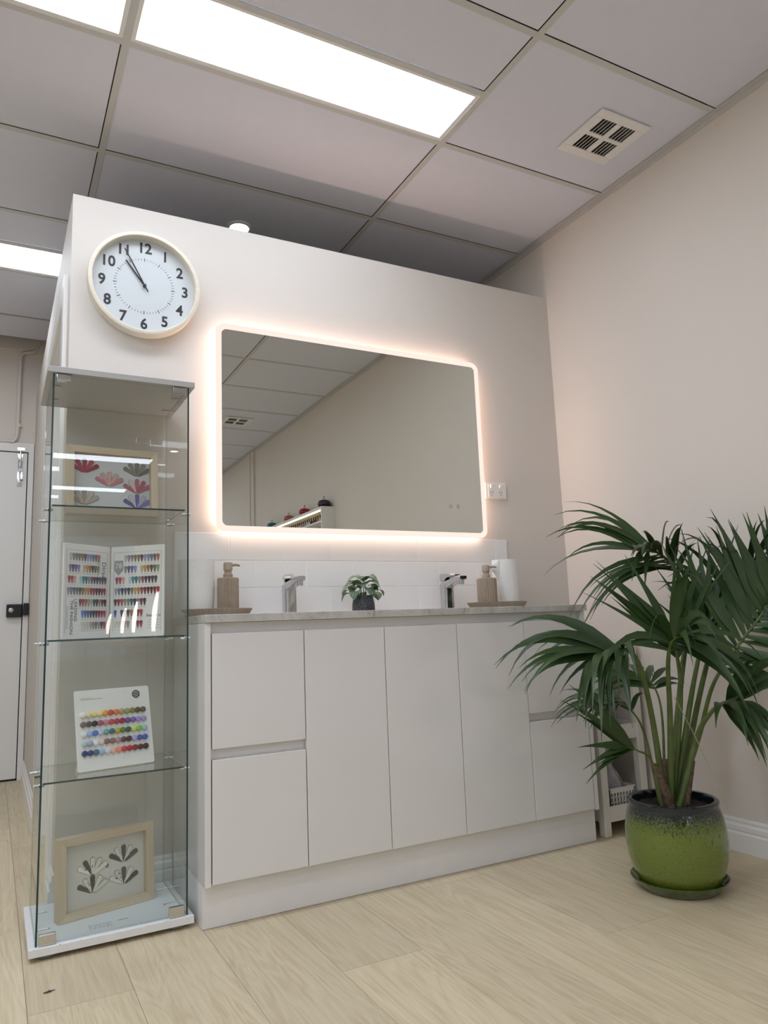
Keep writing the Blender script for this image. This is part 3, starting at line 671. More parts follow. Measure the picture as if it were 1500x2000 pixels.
for x, d in ((GX0+0.004, 1), (GX1-0.004, -1)):
    for y in (0.13, 0.275):
        MB().tube([(x, y, 0.0365), (x+d*0.035, y, 0.0365)], 0.0022, 8).lathe([(0.005, 0), (0.005, 0.0015)], 12, (x+d*0.036, y, 0.0352)).build('bracket', m_steel, cb)
        MB().tube([(x, y, 1.6095), (x+d*0.030, y, 1.6095)], 0.002, 8).tube([(x, y, 1.6095), (x, y, 1.585)], 0.0018, 8).build('bracket', m_steel, cb)
# faint unreadable print on the base
pr = MB(); rr = random.Random(3)
for k in range(6):
    x = 0.155
    while x < 0.215:
        L = rr.uniform(0.004, 0.011); pr.box(x, min(x+L, 0.216), 0.054+0.0065*k, 0.0555+0.0065*k, 0.0348, 0.03495); x += L+0.004
pr.box(0.232, 0.262, 0.083, 0.0865, 0.0348, 0.03495)
pr.build('base_print', m_grey_ink, cb)
chips = MB()
for x in (0.075, 0.105, 0.128, 0.30, 0.345, 0.352, 0.012): chips.box(x, x+rr.uniform(0.0008, 0.002), -0.0002, 0.0006, 0.0335-rr.uniform(0.0006, 0.002), 0.0337)
chips.build('chipped_edge', m_ink, cb)

# nail tip meshes
def nail_mesh(L, w_, th=0.0012, point=0.55, rim=0):
    out = []
    n = 8
    for k in range(n+1):
        a = math.pi*k/n; out.append((w_/2*math.cos(a), L-w_/2+w_/2*math.sin(a)))
    out += [(-w_/2*point*0.9, 0.08*L), (-w_/2*0.25, 0.0), (w_/2*0.25, 0.0), (w_/2*point*0.9, 0.08*L)]
    m = MB().prism(out, -th, 0, 'y')
    if rim: m.prism([(x*rim+0.0, (z-L/2)*(1+(rim-1)*0.35)+L/2) for x, z in out], -th*0.4, 0.0002, 'y', mi=1)
    return m
# picture boxes
def picture(loc, rz, lean, lab, mount, fans, extra=None, inv=False):
    t = thing('nail_art_frame', lab, 'picture frame', loc, (lean, 0, rz), 'shadow-box nail frames')
    w_, h_, d_, b_ = 0.284, 0.225, 0.038, 0.0225
    for nm, pts, a in (('frame_rail', [(0, 0), (w_, 0), (w_-b_, b_), (b_, b_)], 'x'), ('frame_rail', [(0, h_), (b_, h_-b_), (w_-b_, h_-b_), (w_, h_)], 'x'),
                       ('frame_stile', [(0, 0), (b_, b_), (b_, h_-b_), (0, h_)], 'z'), ('frame_stile', [(w_, 0), (w_, h_), (w_-b_, h_-b_), (w_-b_, b_)], 'z')):
        MB().prism(pts, 0, d_, 'y').build(nm, m_oak[a], t, bevel=0.0006)
    MB().box(b_-0.003, w_-b_+0.003, 0.026, 0.029, b_-0.003, h_-b_+0.003).build('mount', mount, t)
    MB()._add([(b_, 0.006, b_), (w_-b_, 0.006, b_), (w_-b_, 0.006, h_-b_), (b_, 0.006, h_-b_)], [(0, 1, 2, 3)]).build('picture_glass', m_glass_soft, t)
    nm_ = nail_mesh(0.046, 0.0135, point=0.6, rim=1.14); me = nm_.mesh('nail_tip', [m_nail, m_tip_outline], smooth=30)
    for (u, v, cols) in fans:
        for k, c in enumerate(cols):
            a = math.radians(-58+116*k/(len(cols)-1))
            o = link('nail_tip', me, t, loc=(u*w_+0.004*math.sin(a), 0.0255-0.0004*k, v*h_-0.004)); o.rotation_euler = (0, a, 0); o.color = hexc(c)
    if extra: extra(t, w_, h_)
    return t
def heart(t, w_, h_):
    pts = []
    for k in range(24):
        a = 2*math.pi*k/24; pts.append((0.00042*16*math.sin(a)**3, 0.00042*(13*math.cos(a)-5*math.cos(2*a)-2*math.cos(3*a)-math.cos(4*a))))
    o = MB().prism(pts, -0.001, 0, 'y').build('paper_heart', m_grey_ink, t, loc=(0.52*w_, 0.0258, 0.54*h_))
    # painted dots and bars on the tips
    d = MB(); rr = random.Random(5)
    for (u, v) in ((0.37, 0.50), (0.70, 0.57), (0.37, 0.28), (0.70, 0.29)):
        for k in range(26):
            a = math.radians(rr.choice((-29, 0, 29, 58, -58))+rr.uniform(-4, 4)); r = rr.uniform(0.010, 0.042)
            d.lathe([(rr.uniform(0.0008, 0.0018), 0), (0.0006, 0.0003)], 7, (u*w_+r*math.sin(a), 0.0236, v*h_+r*math.cos(a)), axis='y')
    d.build('painted_dots', m_ink, t)['kind'] = 'stuff'
bw = ['f4f0e8', '2c2b2e', 'e4e0d4', 'dcd8cc', 'e6e2d8']
picture((-0.002, -0.234, 0.0352), math.radians(13.2), math.radians(-4), 'pale wood box frame with black and white nail tips at cabinet bottom', m_mount,
        [(0.37, 0.50, bw), (0.70, 0.57, ['38373a', 'dedad0', '2a292c', 'd8d4ca', '343336']), (0.37, 0.28, ['343336', 'e2ded2', '2a2a2e', 'e0dcd0', 'd6d2c8']), (0.70, 0.29, ['e0dcd2', 'd4d0c6', '303034', 'e4e0d6', '343338'])], heart)
picture((-0.008, -0.196, 1.2202), math.radians(4.5), math.radians(-5), 'pale wood box frame with pink and violet nail tips on the top shelf', m_mount2,
        [(0.20, 0.66, ['a83048', 'b03a50', '9c2840', 'b04058', '982038']), (0.78, 0.66, ['7c7a6c', '8c8a7c', '74726a', '8a8878', '6c6a60']), (0.47, 0.48, ['c87a84', 'cfa09c', 'd0a8a4', 'cfa6a0', 'c48088']),
         (0.78, 0.40, ['b0606c', 'd8c0bc', 'b4626e', 'a85864', 'b06472']), (0.20, 0.19, ['b0a090', 'c4b8aa', 'a89c8e', 'c8bcae', 'b8b0a4']), (0.78, 0.17, ['60609c', 'c8c4cc', '6c64b0', 'bcb8cc', '8478c0'])])

# open colour chart folder on the middle shelf
cf = thing('nail_colour_chart', 'open folding nail colour chart with two white pages on the middle shelf', 'colour chart', (0.135, -0.115, 0.8317))
rowsL = [['b8b8c0', '85828f', '857a70', '7a6a50', '85694f', '4a3f45', '8f8ca8', '7d84a8', '5a7098', '94524f', 'a06a66'],
         ['8b7f8c', '574a70', '6a609a', '8a85b5', None, 'c0aa80', 'b8944a', '96652f', '4a4232', '6a7048', '8a9272'],
         ['a04048', 'a8484c', 'd8a090', None, 'a8c8c8', '3f8080', '2f7070', '8a7f88', '7a4a55', '4a2a38', '3a2530', '4a3a40', '4a3a45', '5a4f52'],
         ['8a9090', '707878', '5f6b70', '5f7068', '2f5040', '78723a', 'b88a3a', 'c07a38', 'a03038', '802830', '501820', '4a1018', '901828', 'a01828'],
         ['8a2a30', 'a03a40', 'a85048', '9a9a78', 'a8b098', '2a4048', '1f2a35', 'a08058', '702a28', '301a1c'],
         ['5a80c8', '3a5a98', '38507a', '2f3f55', '3a1828', '5a1828', '801828', 'a01828', 'b01a28'],
         ['d8d8cc', 'd0d0c0', 'c8c8b8', 'b8aca0', '9a8890', '7a6580', '98949c', '702030', 'a02838']]
rowsR = [rowsL[0], rowsL[1], rowsL[2][:-1], ['a0a4a4', '707880', '3a444c', '4a545c', '1a2226', '6a7040', 'b8904a', 'b0703a', '8a2a32', '70202a', '601822', '500e1a', '8a1426', 'a81428'],
         ['601820', '8a2c34', 'a04c44', '94826c', '6c8470', '20504c', '1c3040', '90706c', '702c34', '4c2430'], ['4868b0', None, '3c4858', '485468', '2c2c34', 'b0682c', None, '8a3038', 'a03840'],
         ['d8d8cc', 'd4d4c4', 'c8c0b4', 'b0a090', '98888c', None, None, '90343c', '8c3040']]
tip_me = nail_mesh(0.0235, 0.0105, 0.0015, 0.35)
tip_me.v = [(x, y, z-0.0235) for x, y, z in tip_me.v]; tip_me = tip_me.mesh('nail_tip', m_nail, smooth=30)
PWD, PHT = 0.186, 0.292
def page(sign):
    a = math.radians(-38 if sign < 0 else 37)
    pg = MB().prism(rrect(0 if sign > 0 else -PWD, PWD if sign > 0 else 0, 0, PHT, 0.004), 0.0, 0.006, 'y').build('page', m_card, cf, bevel=0.001, loc=(sign*0.002, 0, 0))
    pg.rotation_euler = (0, 0, a*(-1 if sign < 0 else -1)) if False else (0, 0, -math.radians(38)*sign)
    x0 = 0.006 if sign > 0 else -PWD+0.006; x1 = PWD-0.006 if sign > 0 else -0.006
    bd = MB()
    for q in ((x0+0.004, x1-0.004, 0.272, 0.2726), (x0+0.004, x0+0.0046, 0.016, 0.272), (x1-0.0046, x1-0.004, 0.016, 0.272)): bd.box(q[0], q[1], -0.0003, 0, q[2], q[3])
    bd.build('page_border', m_grey_ink, pg)
    z = 0.263
    cap = MB()
    for r, row in enumerate(rowsL if sign < 0 else rowsR):
        n = len(row); step = 0.0112
        if sign < 0: xs0 = {0: 0.026, 1: 0.024, 2: 0.021, 3: 0.019, 4: 0.066, 5: 0.076, 6: 0.076}[r]-PWD
        else: xs0 = {0: 0.052, 1: 0.052, 2: 0.022, 3: 0.019, 4: 0.018, 5: 0.018, 6: 0.018}[r]
        if sign > 0: step = 0.0113
        for k, c in enumerate(row):
            if not c: continue
            o = link('nail_tip', tip_me, pg, loc=(xs0+k*step, -0.0004, z)); o.color = hexc(c)
            cap.box(xs0+k*step-0.003, xs0+k*step+0.003, -0.0002, 0, z-0.0290, z-0.0280)
        z -= 0.0352
    cap.build('tip_caption', m_grey_ink, pg)
    RZ = Matrix.Rotation(-math.pi/2, 4, 'Z')
    if sign < 0:
        text('page_lettering', 'Dlrse', 0.024, m_grey_ink, pg, Matrix.Translation((-0.026, -0.0004, 0.215)) @ RX90 @ RZ)
        text('page_lettering', 'LEADING', 0.0165, m_grey_ink, pg, Matrix.Translation((-PWD+0.049, -0.0004, 0.087)) @ RX90 @ RZ)
        text('page_lettering', 'THE FASHION', 0.0165, m_grey_ink, pg, Matrix.Translation((-PWD+0.033, -0.0004, 0.066)) @ RX90 @ RZ)
        sm_ = MB()
        for k in range(3): sm_.box(-0.052+0.005*k, -0.051+0.005*k, -0.0002, 0, 0.185+0.012*k, 0.246)
        for k in range(2): sm_.box(-PWD+0.014+0.005*k, -PWD+0.015+0.005*k, -0.0002, 0, 0.03, 0.10)
        sm_.build('small_print', m_grey_ink, pg)
    else:
        sh = MB().prism([(0.012, 0.246), (0.043, 0.246), (0.043, 0.213), (0.0275, 0.198), (0.012, 0.213)], -0.0003, 0, 'y').build('shield', mat('shield grey', (0.33, 0.33, 0.34), 0.5), pg)
        text('page_lettering', '78', 0.024, m_card, pg, Matrix.Translation((0.0275, -0.0006, 0.228)) @ RX90)
        text('page_lettering', 'Beauty is', 0.0135, m_grey_ink, pg, Matrix.Translation((0.150, -0.0004, 0.066)) @ RX90)
        sm_ = MB()
        for k in range(4): sm_.box(0.125+0.003*k, 0.176-0.002*k, -0.0002, 0, 0.026+0.0085*k, 0.0268+0.0085*k)
        sm_.build('small_print', m_grey_ink, pg)
page(-1); page(1)

# colour board with round caps
caps = [x.split() for x in ('f2f0ea e8dcc0 ecd88a ecdc90 e89a30 c4502c e0783c b89c70 9aa060 85802c 554a30 60543f', '7a7068 4f4b4a 151418 9a5664 c8808a c43c58 b02c4c 9a1c3c 6c4c9c 7c64ac a890d8 a898c0',
        'e4e8e8 9cbce4 4c78c0 b8c4e4 6ca0a0 2c6c68 b8a838 5c7c2c 2c5c4c d8dc6c 8cc444 9cc8d4', 'b8ccd4 a4b0d0 e8ecf4 e4ccc8 8c645c 8c6c68 b0888c 5c444c 4c2c34 b4a8dc 5458b4 4460bc',
        '1c2c6c 243c7c 48648c 9cc0dc d8dcec f0b8a4 ec8c78 c43c48 b41c30 801828 58182c 281820')]
bd = thing('colour_cap_board', 'white board with five rows of round colour caps on the lowest shelf', 'colour board', (0.039, -0.244, 0.4452), (math.radians(-15), 0, math.radians(10.8)))
BW, BH = 0.230, 0.238
MB().prism(rrect(0, BW, 0, BH, 0.006), 0, 0.004, 'y').build('board', m_card, bd, bevel=0.0008)
MB().obox(Matrix.Translation((BW/2, 0.036, 0.026)) @ Matrix.Rotation(math.radians(15+35), 4, 'X'), BW/2-0.01, 0.001, 0.040).build('easel_foot', m_card, bd)
cap_me = MB().lathe([(0.0086, 0), (0.0086, 0.005), (0.0080, 0.0065), (0.006, 0.0075), (0.0005, 0.008)], 14, axis='y').mesh('colour_cap', m_cap, smooth=40)
mk = MB()
for r in range(5):
    for k in range(12):
        x = 0.0215+k*0.0167; z = 0.164-r*0.0282
        o = link('colour_cap', cap_me, bd, loc=(x, 0, z)); o.color = hexc(caps[r][k])
        mk.box(x-0.004, x+0.003, -0.0002, 0, z-0.0115, z-0.0109); mk.box(x-0.001, x+0.001, -0.0002, 0, z-0.0155, z-0.0142)
for k in range(22): mk.box(0.018+k*0.003, 0.0195+k*0.003, -0.0002, 0, 0.2085, 0.211)
mk.box(0.018, 0.052, -0.0002, 0, 0.2135, 0.2142)
mk.build('small_print', m_grey_ink, bd)
bg = MB().lathe([(0.0125, 0), (0.0125, 0.0003)], 32, (0.188, 0, 0.214), axis='y').build('badge', m_ink, bd)
for k, s_ in enumerate(('VERY', 'GOOD', 'NAIL')):
    text('badge_lettering', s_, 0.0068, m_card, bg, Matrix.Translation((0.188, -0.0005, 0.2203-0.0064*k)) @ RX90)

# ------------------------------------------------------------------ palm
PC = (1.722, -0.908)
sc_t = thing('plant_saucer', 'dark green glazed saucer under the big green plant pot', 'saucer', (PC[0], PC[1], 0))
MB().lathe([(0.112, 0.0006), (0.118, 0.003), (0.144, 0.031), (0.146, 0.035), (0.142, 0.036), (0.124, 0.015), (0.10, 0.012), (0.001, 0.012)], 72).build('dish', m_saucer, sc_t, smooth=45)
pt = thing('potted_palm', 'tall kentia palm in a green glazed pot by the right wall', 'plant', (PC[0], PC[1], 0.0125))
prof = [(0.128, 0.0), (0.140, 0.006), (0.160, 0.045), (0.176, 0.10), (0.182, 0.16), (0.180, 0.21), (0.172, 0.255), (0.163, 0.285), (0.160, 0.295), (0.163, 0.303), (0.163, 0.312), (0.157, 0.317), (0.146, 0.315), (0.143, 0.305), (0.143, 0.27)]
prof = [(r*0.835, z*0.797) for r, z in prof]
MB().lathe(prof, 96, caps=False).build('pot', m_pot, pt, smooth=50)
drips = MB(); rr = random.Random(11)
soil = MB(); rings = 8; seg = 40; vs = []
for i in range(rings+1):
    for k in range(seg):
        a = 2*math.pi*k/seg; r = 0.119*i/rings; vs.append((r*math.cos(a), r*math.sin(a), 0.226+rr.uniform(-0.006, 0.008)*(i < rings)))
soil._add(vs, [(i*seg+k, i*seg+(k+1) % seg, (i+1)*seg+(k+1) % seg, (i+1)*seg+k) for i in range(rings) for k in range(seg)])
soil.build('soil', m_soil, pt, smooth=1)

def catmull(P, n):
    P = [Vector(p) for p in P]; Q = [2*P[0]-P[1]]+P+[2*P[-1]-P[-2]]; out = []
    segs = len(P)-1
    for i in range(n+1):
        u = i/n*segs; k = min(int(u), segs-1); t_ = u-k; a, b, c, d = Q[k:k+4]
        out.append(0.5*((2*b)+(c-a)*t_+(2*a-5*b+4*c-d)*t_*t_+(3*b-a-3*c+d)*t_**3))
    return out
def keep(p):
    """leaves rest against wall and vanity instead of passing through"""
    x, y, z = p
    x = min(x, W-0.012)
    if x < 1.885 and z < 0.95: y = min(y, -0.462)
    if x >= 1.885 and z < 0.82: y = min(y, -0.445)
    return (x, y, max(z, 0.02))
SL, SC = Vector((-0.675, 0.739, 0)), Vector((-0.739, -0.675, 0))      # leftwards and outwards from the corner
UP = Vector((0, 0, 1))
def frond(P, start, pairs, Lmax, width, angle, droop, rb=0.0105, asym=(1, 1), lift=0.15, seed=0, side_hint=None, term=1.0, up_bias=(0, 0), svec=None, jit=0.10):
    rr = random.Random(seed); N = 40; R = catmull(P, N)
    rad = [rb*(1-0.72*i/N) for i in range(N+1)]
    org = Vector((PC[0], PC[1], 0.0125))
    st = MB().tube([tuple(p-org) for p in R], rad, 8).build('frond', m_stem, pt, smooth=45)
    for i in range(pairs):
        u = start+(1-start)*(i+0.5)/pairs; k = min(int(u*N), N-1); p0 = R[k].lerp(R[k+1], u*N-k)
        T = (R[min(k+2, N)]-R[max(k-1, 0)]).normalized()
        sd = side_hint if side_hint is not None else Vector((0, 0, 1))
        Sv = T.cross(sd); Sv = Sv.normalized() if Sv.length > 0.15 else Vector((0.675, -0.739, 0))
        Nn = Sv.cross(T)
        v = i/max(1, pairs-1); L0 = Lmax*(0.62+0.38*math.sin(math.pi*(0.15+0.75*v)))*(1 if v < 0.85 else term)
        for si, s in enumerate((-1, 1)):
            if asym[si] <= 0: continue
            if svec: Sv = (Vector(svec[si])-T*T.dot(Vector(svec[si]))).normalized()*s
            L = L0*asym[si]*rr.uniform(0.88, 1.08); ang = math.radians(angle*(1-0.45*v)+rr.uniform(-6, 6))
            d = (T*math.cos(ang)+Sv*s*math.sin(ang)+Nn*(lift+rr.uniform(-0.05, 0.08))+Vector((0, 0, up_bias[si]))).normalized()
            n = 8; ds = L/n; p = p0.copy(); g = droop*rr.uniform(0.75, 1.25)
            d = (d+Vector((rr.gauss(0, 1), rr.gauss(0, 1), rr.gauss(0, 1)))*jit).normalized()
            wax = d.cross(UP*0.55+SC*0.75+Vector((rr.uniform(-.3, .3), rr.uniform(-.3, .3), 0))).normalized()
            vs = []; uvs = []
            for j in range(n+1):
                t_ = j/n; hw_ = width*0.5*(min(1, 0.25+2.6*t_) if t_ < 0.3 else (1-(t_-0.3)/0.7)**1.25)*rr.uniform(0.97, 1.03)+0.0005
                nn_ = wax.cross(d).normalized()
                for q, e in enumerate((-1, 0, 1)):
                    w_ = p+wax*(e*hw_)+nn_*(abs(e)*hw_*0.22); vs.append(tuple(Vector(keep(w_))-org)); uvs.append((t_, (e+1)/2))
                p = p+d*ds
                d = (d+Vector((0, 0, -1))*g*ds*(0.5+t_*1.6)).normalized(); wax = (wax-d*wax.dot(d)).normalized()
            fs = []; uf = []
            for j in range(n):
                for q in range(2):
                    f = (j*3+q, (j+1)*3+q, (j+1)*3+q+1, j*3+q+1); fs.append(f); uf.append([uvs[x] for x in f])
            m = MB(); m._add(vs, fs, 0, uf)
            m.build('leaflet', m_palm, st, smooth=1)
FR = dict(
 upper_left=dict(P=[(1.728, -0.886, 0.235), (1.868, -0.86, 0.611), (1.95, -0.84, 0.80), (1.985, -0.81, 0.94), (1.965, -0.78, 1.02), (1.912, -0.76, 1.065), (1.850, -0.75, 1.06)], start=0.58, pairs=19, Lmax=0.44, width=0.0224, angle=66, droop=2.99, lift=0.05, svec=(SL*0.75+SC*0.35+UP*0.45, -SL*0.55+SC*0.6-UP*0.1), asym=(1.0, 0.66)),
 mid_left=dict(P=[(1.703, -0.896, 0.235), (1.690, -0.885, 0.513), (1.650, -0.89, 0.677), (1.602, -0.89, 0.728), (1.545, -0.88, 0.735), (1.474, -0.87, 0.705)], start=0.60, pairs=17, Lmax=0.39, width=0.0310, angle=58, droop=4.14, lift=0.08, svec=(SL*0.6+SC*0.3+UP*0.12, SC*0.6-SL*0.2-UP*0.1), jit=0.12),
 right_up=dict(P=[(1.738, -0.906, 0.235), (1.856, -0.92, 0.436), (1.873, -0.98, 0.602), (1.92, -1.04, 0.714), (1.990, -1.10, 0.825), (2.045, -1.15, 0.928)], start=0.48, pairs=17, Lmax=0.36, width=0.0396, angle=74, droop=0.69, lift=0.0, svec=(SL*0.30+UP*0.95, -SL*0.8-UP*0.1+SC*0.25), rb=0.0085, jit=0.07),
 right_low=dict(P=[(1.725, -0.926, 0.235), (1.813, -0.95, 0.444), (1.822, -1.0, 0.520), (1.838, -1.04, 0.556), (1.862, -1.075, 0.560)], start=0.72, pairs=10, Lmax=0.27, width=0.0310, angle=76, droop=5.29, lift=0.12, svec=(SC*0.5+SL*0.5-UP*0.2, -SL*0.8+SC*0.2+UP*0.2)),
 left_low=dict(P=[(1.666, -0.916, 0.235), (1.640, -0.915, 0.384), (1.565, -0.93, 0.428), (1.51, -0.935, 0.445)], start=0.72, pairs=5, Lmax=0.31, width=0.0275, angle=26, droop=0.80, lift=0.08, rb=0.005, svec=(SL*0.3+UP*0.8, SC*0.5-UP*0.35), jit=0.06),
 behind_left=dict(P=[(1.712, -0.866, 0.235), (1.738, -0.80, 0.451), (1.700, -0.77, 0.534), (1.640, -0.75, 0.545)], start=0.55, pairs=9, Lmax=0.26, width=0.0224, angle=55, droop=4.37, lift=0.1, rb=0.005),
 centre_up=dict(P=[(1.749, -0.886, 0.235), (1.835, -0.88, 0.560), (1.815, -0.90, 0.70), (1.775, -0.92, 0.79)], start=0.62, pairs=9, Lmax=0.36, width=0.0275, angle=44, droop=0.46, lift=0.0, svec=(SL*0.9+UP*0.5, -SL*0.6+UP*0.8), jit=0.12),
 right_back=dict(P=[(1.779, -0.876, 0.235), (1.96, -0.87, 0.60), (2.04, -0.90, 0.80), (2.08, -0.95, 0.90), (2.09, -1.02, 0.95)], start=0.52, pairs=16, Lmax=0.34, width=0.0241, angle=64, droop=4.37, lift=0.05, svec=(SL*0.9+SC*0.2+UP*0.35, -SL*0.5+SC*0.5+UP*0.3), jit=0.14),
 front_mid=dict(P=[(1.715, -0.906, 0.235), (1.722, -0.93, 0.518), (1.690, -0.97, 0.680), (1.675, -1.01, 0.755), (1.680, -1.07, 0.775)], start=0.60, pairs=10, Lmax=0.33, width=0.0292, angle=70, droop=6.32, lift=0.05, svec=(SL*0.8+SC*0.3+UP*0.1, -SL*0.8+SC*0.3+UP*0.1), jit=0.18),
 spear=dict(P=[(1.756, -0.886, 0.235), (1.87, -0.9, 0.581), (1.905, -0.94, 0.76), (1.93, -0.95, 0.83)], start=0.64, pairs=9, Lmax=0.35, width=0.0258, angle=34, droop=0.34, lift=0.02, svec=(SL*0.7+UP*0.7, -SL*0.6+UP*0.7)),
 back_low=dict(P=[(1.734, -0.866, 0.235), (1.84, -0.79, 0.50), (1.86, -0.74, 0.60), (1.86, -0.68, 0.63)], start=0.55, pairs=9, Lmax=0.25, width=0.0241, angle=66, droop=5.17, lift=0.1, rb=0.005),
)
for k, (nm, kw) in enumerate(FR.items()): frond(seed=20+k, **kw)
for k, (x, y, tx, ty) in enumerate(((-0.02, -0.005, -0.05, 0.0), (0.03, -0.01, 0.05, -0.01), (0.012, 0.02, 0.02, 0.02))):
    MB().tube([(x, y, 0.215), (x+tx*0.4, y+ty*0.4, 0.28), (x+tx, y+ty, 0.36)], [0.020, 0.018, 0.012], 12).build('stem_base', m_fibre, pt, smooth=60)
MB().tube(catmull([(0.03, -0.02, 0.56), (0.06, -0.06, 0.44), (0.082, -0.092, 0.33), (0.092, -0.115, 0.262), (0.096, -0.125, 0.225)], 14), 0.0012, 6).build('dry_thread', mat('dry straw', (0.42, 0.38, 0.22), 0.7), pt)
dr = MB()
for a, z, L in ((-150, 0.245, 0.018), (-141, 0.236, 0.022), (-131, 0.24, 0.010), (-112, 0.238, 0.012), (-97, 0.20, 0.014), (-84, 0.215, 0.012), (-123, 0.214, 0.012)):
    a = math.radians(a); z0 = z; r = lambda zz: 0.1805-max(0, zz-0.205)*0.17+0.0002
    dr.tube([(r(q)*0.835*math.cos(a), r(q)*0.835*math.sin(a), q*0.797) for q in (z0, z0-L)], [0.0007, 0.0012], 6)
dr.build('glaze_drips', m_ink, pt)

# ------------------------------------------------------------------ utility cart with basket and bag
ct = thing('utility_cart', 'white plastic three-tier utility cart between vanity and right wall', 'cart', (1.905, -0.405, 0))
CW, CD = 0.245, 0.36
for x in (0, CW-0.034):
    for y in (0.0, CD-0.034):
        MB().box(x, x+0.034, y, y+0.034, 0.0005, 0.735).build('leg', m_cart, ct, bevel=0.004)
for z in (0.075, 0.375, 0.69):
    s_ = MB().box(0.008, CW-0.008, 0.008, CD-0.008, z, z+0.006)
    for q in ((0.034, CW-0.034, 0.004, 0.010), (0.034, CW-0.034, CD-0.010, CD-0.004)): s_.box(q[0], q[1], q[2], q[3], z-0.022, z+0.035)
    for x in (0.004, CW-0.010): s_.box(x, x+0.006, 0.034, CD-0.034, z-0.022, z+0.035)
    s_.build('tray', m_cart, ct)
bk = thing('plastic_basket', 'white perforated plastic basket on the bottom tier of the cart', 'basket', (1.905+0.122, -0.405+0.140, 0.0815))
bwx, bwy, bh = 0.066, 0.12, 0.085
b_ = MB(); b_.box(-bwx, bwx, -bwy, bwy, 0, 0.003)
b_.box(-bwx, -bwx+0.003, -bwy, bwy, 0.003, bh); b_.box(bwx-0.003, bwx, -bwy, bwy, 0.003, bh); b_.box(-bwx, bwx, bwy-0.003, bwy, 0.003, bh)
# front wall built as a lattice so that the holes are open
b_.box(-bwx, bwx, -bwy, -bwy+0.003, 0.003, 0.018); b_.box(-bwx, bwx, -bwy, -bwy+0.003, bh-0.015, bh)
for k in range(2): b_.box(-bwx, bwx, -bwy, -bwy+0.003, 0.034+0.020*k-0.001, 0.038+0.020*k-0.001)
for k in range(9): b_.box(-bwx+k*0.0161, -bwx+k*0.0161+0.0055, -bwy, -bwy+0.003, 0.018, bh-0.015)
b_.build('basket_body', m_cart, bk)
MB().box(-bwx-0.004, bwx+0.004, -bwy-0.004, -bwy+0.003, bh, bh+0.004).box(-bwx-0.004, bwx+0.004, bwy-0.003, bwy+0.004, bh, bh+0.004).box(-bwx-0.004, -bwx+0.003, -bwy, bwy, bh, bh+0.004).box(bwx-0.003, bwx+0.004, -bwy, bwy, bh, bh+0.004).build('basket_rim', m_cart, bk, bevel=0.001)
m_bag = mat('translucent bag', (0.40, 0.39, 0.41), 0.35, var=0.35, scale=14, bump=1.0, bscale=25)
g = MB(); vs = []; prof = [(0.044, 0.0), (0.052, 0.02), (0.053, 0.06), (0.048, 0.10), (0.035, 0.13), (0.018, 0.155), (0.013, 0.19), (0.016, 0.23), (0.012, 0.245)]
rr = random.Random(9)
for i, (r, z) in enumerate(prof):
    for k in range(20):
        a = 2*math.pi*k/20; q = r*(1+0.14*math.sin(5*a+i)+rr.uniform(-0.06, 0.06)); vs.append((q*math.cos(a)*0.95-0.02*(z/0.25), q*math.sin(a), z))
g._add(vs, [(i*20+k, i*20+(k+1) % 20, (i+1)*20+(k+1) % 20, (i+1)*20+k) for i in range(len(prof)-1) for k in range(20)]+[tuple(range(20))[::-1], tuple((len(prof)-1)*20+k for k in range(20))])
bag = g.build('plastic_bag', m_bag, smooth=1, loc=(2.034, -0.322, 0.0855)); tag(bag, 'knotted grey see-through plastic bag standing in the white basket', 'bag')

# ------------------------------------------------------------------ what the mirror and the glass show of the salon behind
sh = thing('polish_shelf', 'white wall shelf of nail polish with a lit edge, seen in the mirror', 'shelf', (2.066, -4.9, 0))
SD = W-2.066-0.001
MB().box(0, SD, 2.155, 2.177, 1.05, 1.79).build('end_panel', m_white, sh)
MB().box(0, SD, 0, 0.022, 1.05, 1.79).build('end_panel', m_white, sh)
for z in (1.05, 1.22, 1.39, 1.56, 1.665): MB().box(0, SD, 0.022, 2.155, z, z+0.014).build('shelf_board', m_white, sh)
MB().box(0, SD, 0.022, 2.155, 1.768, 1.79).build('top_board', m_white, sh)
MB().box(0.002, 0.010, 0.03, 2.15, 1.755, 1.7675).build('led_strip', emit('shelf led', (1.0, 0.80, 0.48), 3.0), sh)
bot = MB().lathe([(0.010, 0), (0.0115, 0.002), (0.0115, 0.026), (0.006, 0.031)], 12).mesh('bottle', m_nail, smooth=40)
cpm = MB().lathe([(0.0068, 0.031), (0.006, 0.058)], 10).mesh('cap', m_black, smooth=40)
pal = ['c8a0a8', '40485c', 'd8c8c8', '8890a8', 'b86070', '2c2c38', '9c94b0', 'd0b0a0', '703848', 'b8c0c8']
for k in range(26):
    t = thing('polish_bottle', 'small nail polish bottle in the row under the lit shelf edge in the mirror', 'bottle', (2.095, -2.78-0.046*k, 1.6792), group='polish bottles on the lit shelf')
    o = link('bottle', bot, t); o.color = hexc(pal[(k*7) % 10]); link('cap', cpm, t)
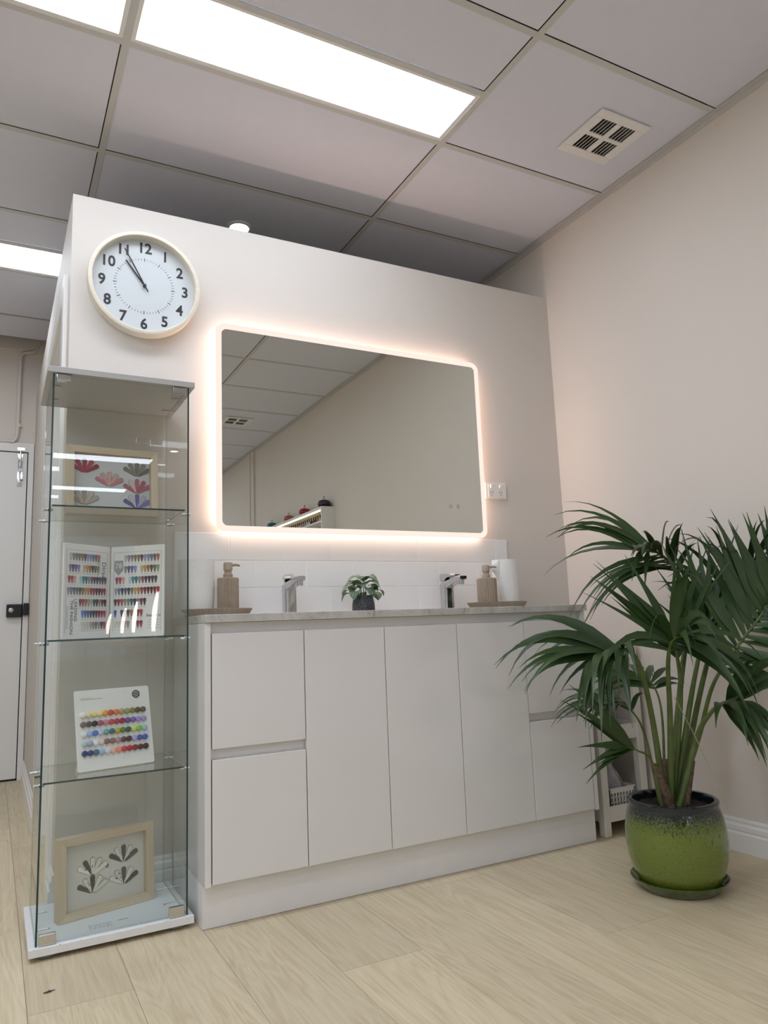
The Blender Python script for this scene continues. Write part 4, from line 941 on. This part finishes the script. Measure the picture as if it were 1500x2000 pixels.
for k, (y, c, c2, s_, lab) in enumerate(((-2.80, '3a2440', '8c2030', 1.0, 'dark purple and red round ornament on the near end of the mirrored shelf'), (-3.22, 'a01820', '701018', 0.95, 'bright red round ornament, second along the mirrored shelf top'),
                                   (-3.60, 'b06058', 'a03040', 0.9, 'dusty pink round ornament, third along the mirrored shelf top'), (-4.06, '2c7078', '485058', 0.9, 'teal round ornament, farthest along the mirrored shelf top'))):
    t = thing('shelf_ornament', lab, 'ornament', (2.121, y, 1.7902), group='ornaments on the mirrored shelf')
    mm = mat('ornament %d' % k, c, 0.3, var=0.4, scale=40); m2_ = mat('ornament cloth %d' % k, c2, 0.6)
    o = MB().lathe([(0.03, 0.004), (0.048, 0.018), (0.052, 0.035), (0.042, 0.055), (0.02, 0.064)], 24, rib=8, amp=0.04).build('body', mm, t, smooth=50); o.scale = (s_, s_*1.1, s_)
    MB().lathe([(0.05, 0.0), (0.053, 0.003), (0.045, 0.008)], 24, sy=1.25).build('cloth', m2_, t, smooth=40)
    MB().tube([(0, -0.022, 0.058*s_), (0, -0.012, 0.082*s_), (0, 0.012, 0.082*s_), (0, 0.022, 0.058*s_)], 0.003, 8).lathe([(0.008, 0.082*s_), (0.010, 0.09*s_), (0.002, 0.098*s_)], 12).build('handle', m_steel, t, smooth=50)
tb = thing('nail_desk', 'long white nail desk behind the camera, mirrored faintly in cabinet glass', 'desk', (0.60, -6.3, 0))
MB().box(0, 0.5, 0, 2.8, 0.76, 0.80).build('desk_top', m_white, tb, bevel=0.003)
for x in (0.03, 0.43):
    for y in (0.05, 2.71): MB().box(x, x+0.04, y, y+0.04, 0, 0.76).build('leg', m_steel, tb)
m_lamp = emit('desk lamp diffuser', (1.0, 0.88, 0.82), 10)
for k, (x, y) in enumerate(((0.855, -6.08), (0.875, -5.25), (0.875, -4.63), (0.865, -3.69))):
    t = thing('crescent_lamp', ['farthest', 'third', 'second', 'nearest'][k]+' glowing crescent desk lamp mirrored before the open colour chart', 'lamp', (x, y, 0.8002), group='crescent lamps on the nail desk')
    MB().lathe([(0.05, 0), (0.05, 0.012), (0.01, 0.016), (0.008, 0.06)], 24).build('base', m_white, t, smooth=40)
    H_ = 0.20+0.03*k; vs = []; n = 12
    cr = [(-0.018+0.03*(i/n)**2+0.0, 0.06+H_*i/n) for i in range(n+1)]; wdt = [0.013*math.sin(math.pi*(0.18+0.72*i/n))+0.004 for i in range(n+1)]
    poly = [(a+w_, z) for (a, z), w_ in zip(cr, wdt)]+[(a-w_, z) for (a, z), w_ in reversed(list(zip(cr, wdt)))]
    MB().prism(poly, 0, 0.012, 'y').build('glow_blade', m_lamp, t)
    MB().prism([(a*1.0, z) for a, z in poly], -0.012, -0.0005, 'y').build('blade_back', m_white, t)
# a fallen hair clip on the floor
hc = MB().tube([(-0.012, 0, 0.0022), (0, 0.0, 0.003), (0.014, 0.004, 0.0022)], [0.0012, 0.0018, 0.0008], 6).tube([(-0.004, -0.002, 0.0025), (0.001, 0.003, 0.004), (0.006, -0.001, 0.0025)], 0.0014, 6)
hc = hc.build('floor_debris', m_ink, loc=(-0.045, -0.565, 0)); tag(hc, 'tiny dark scrap lying on the floor before the glass cabinet', 'scrap')
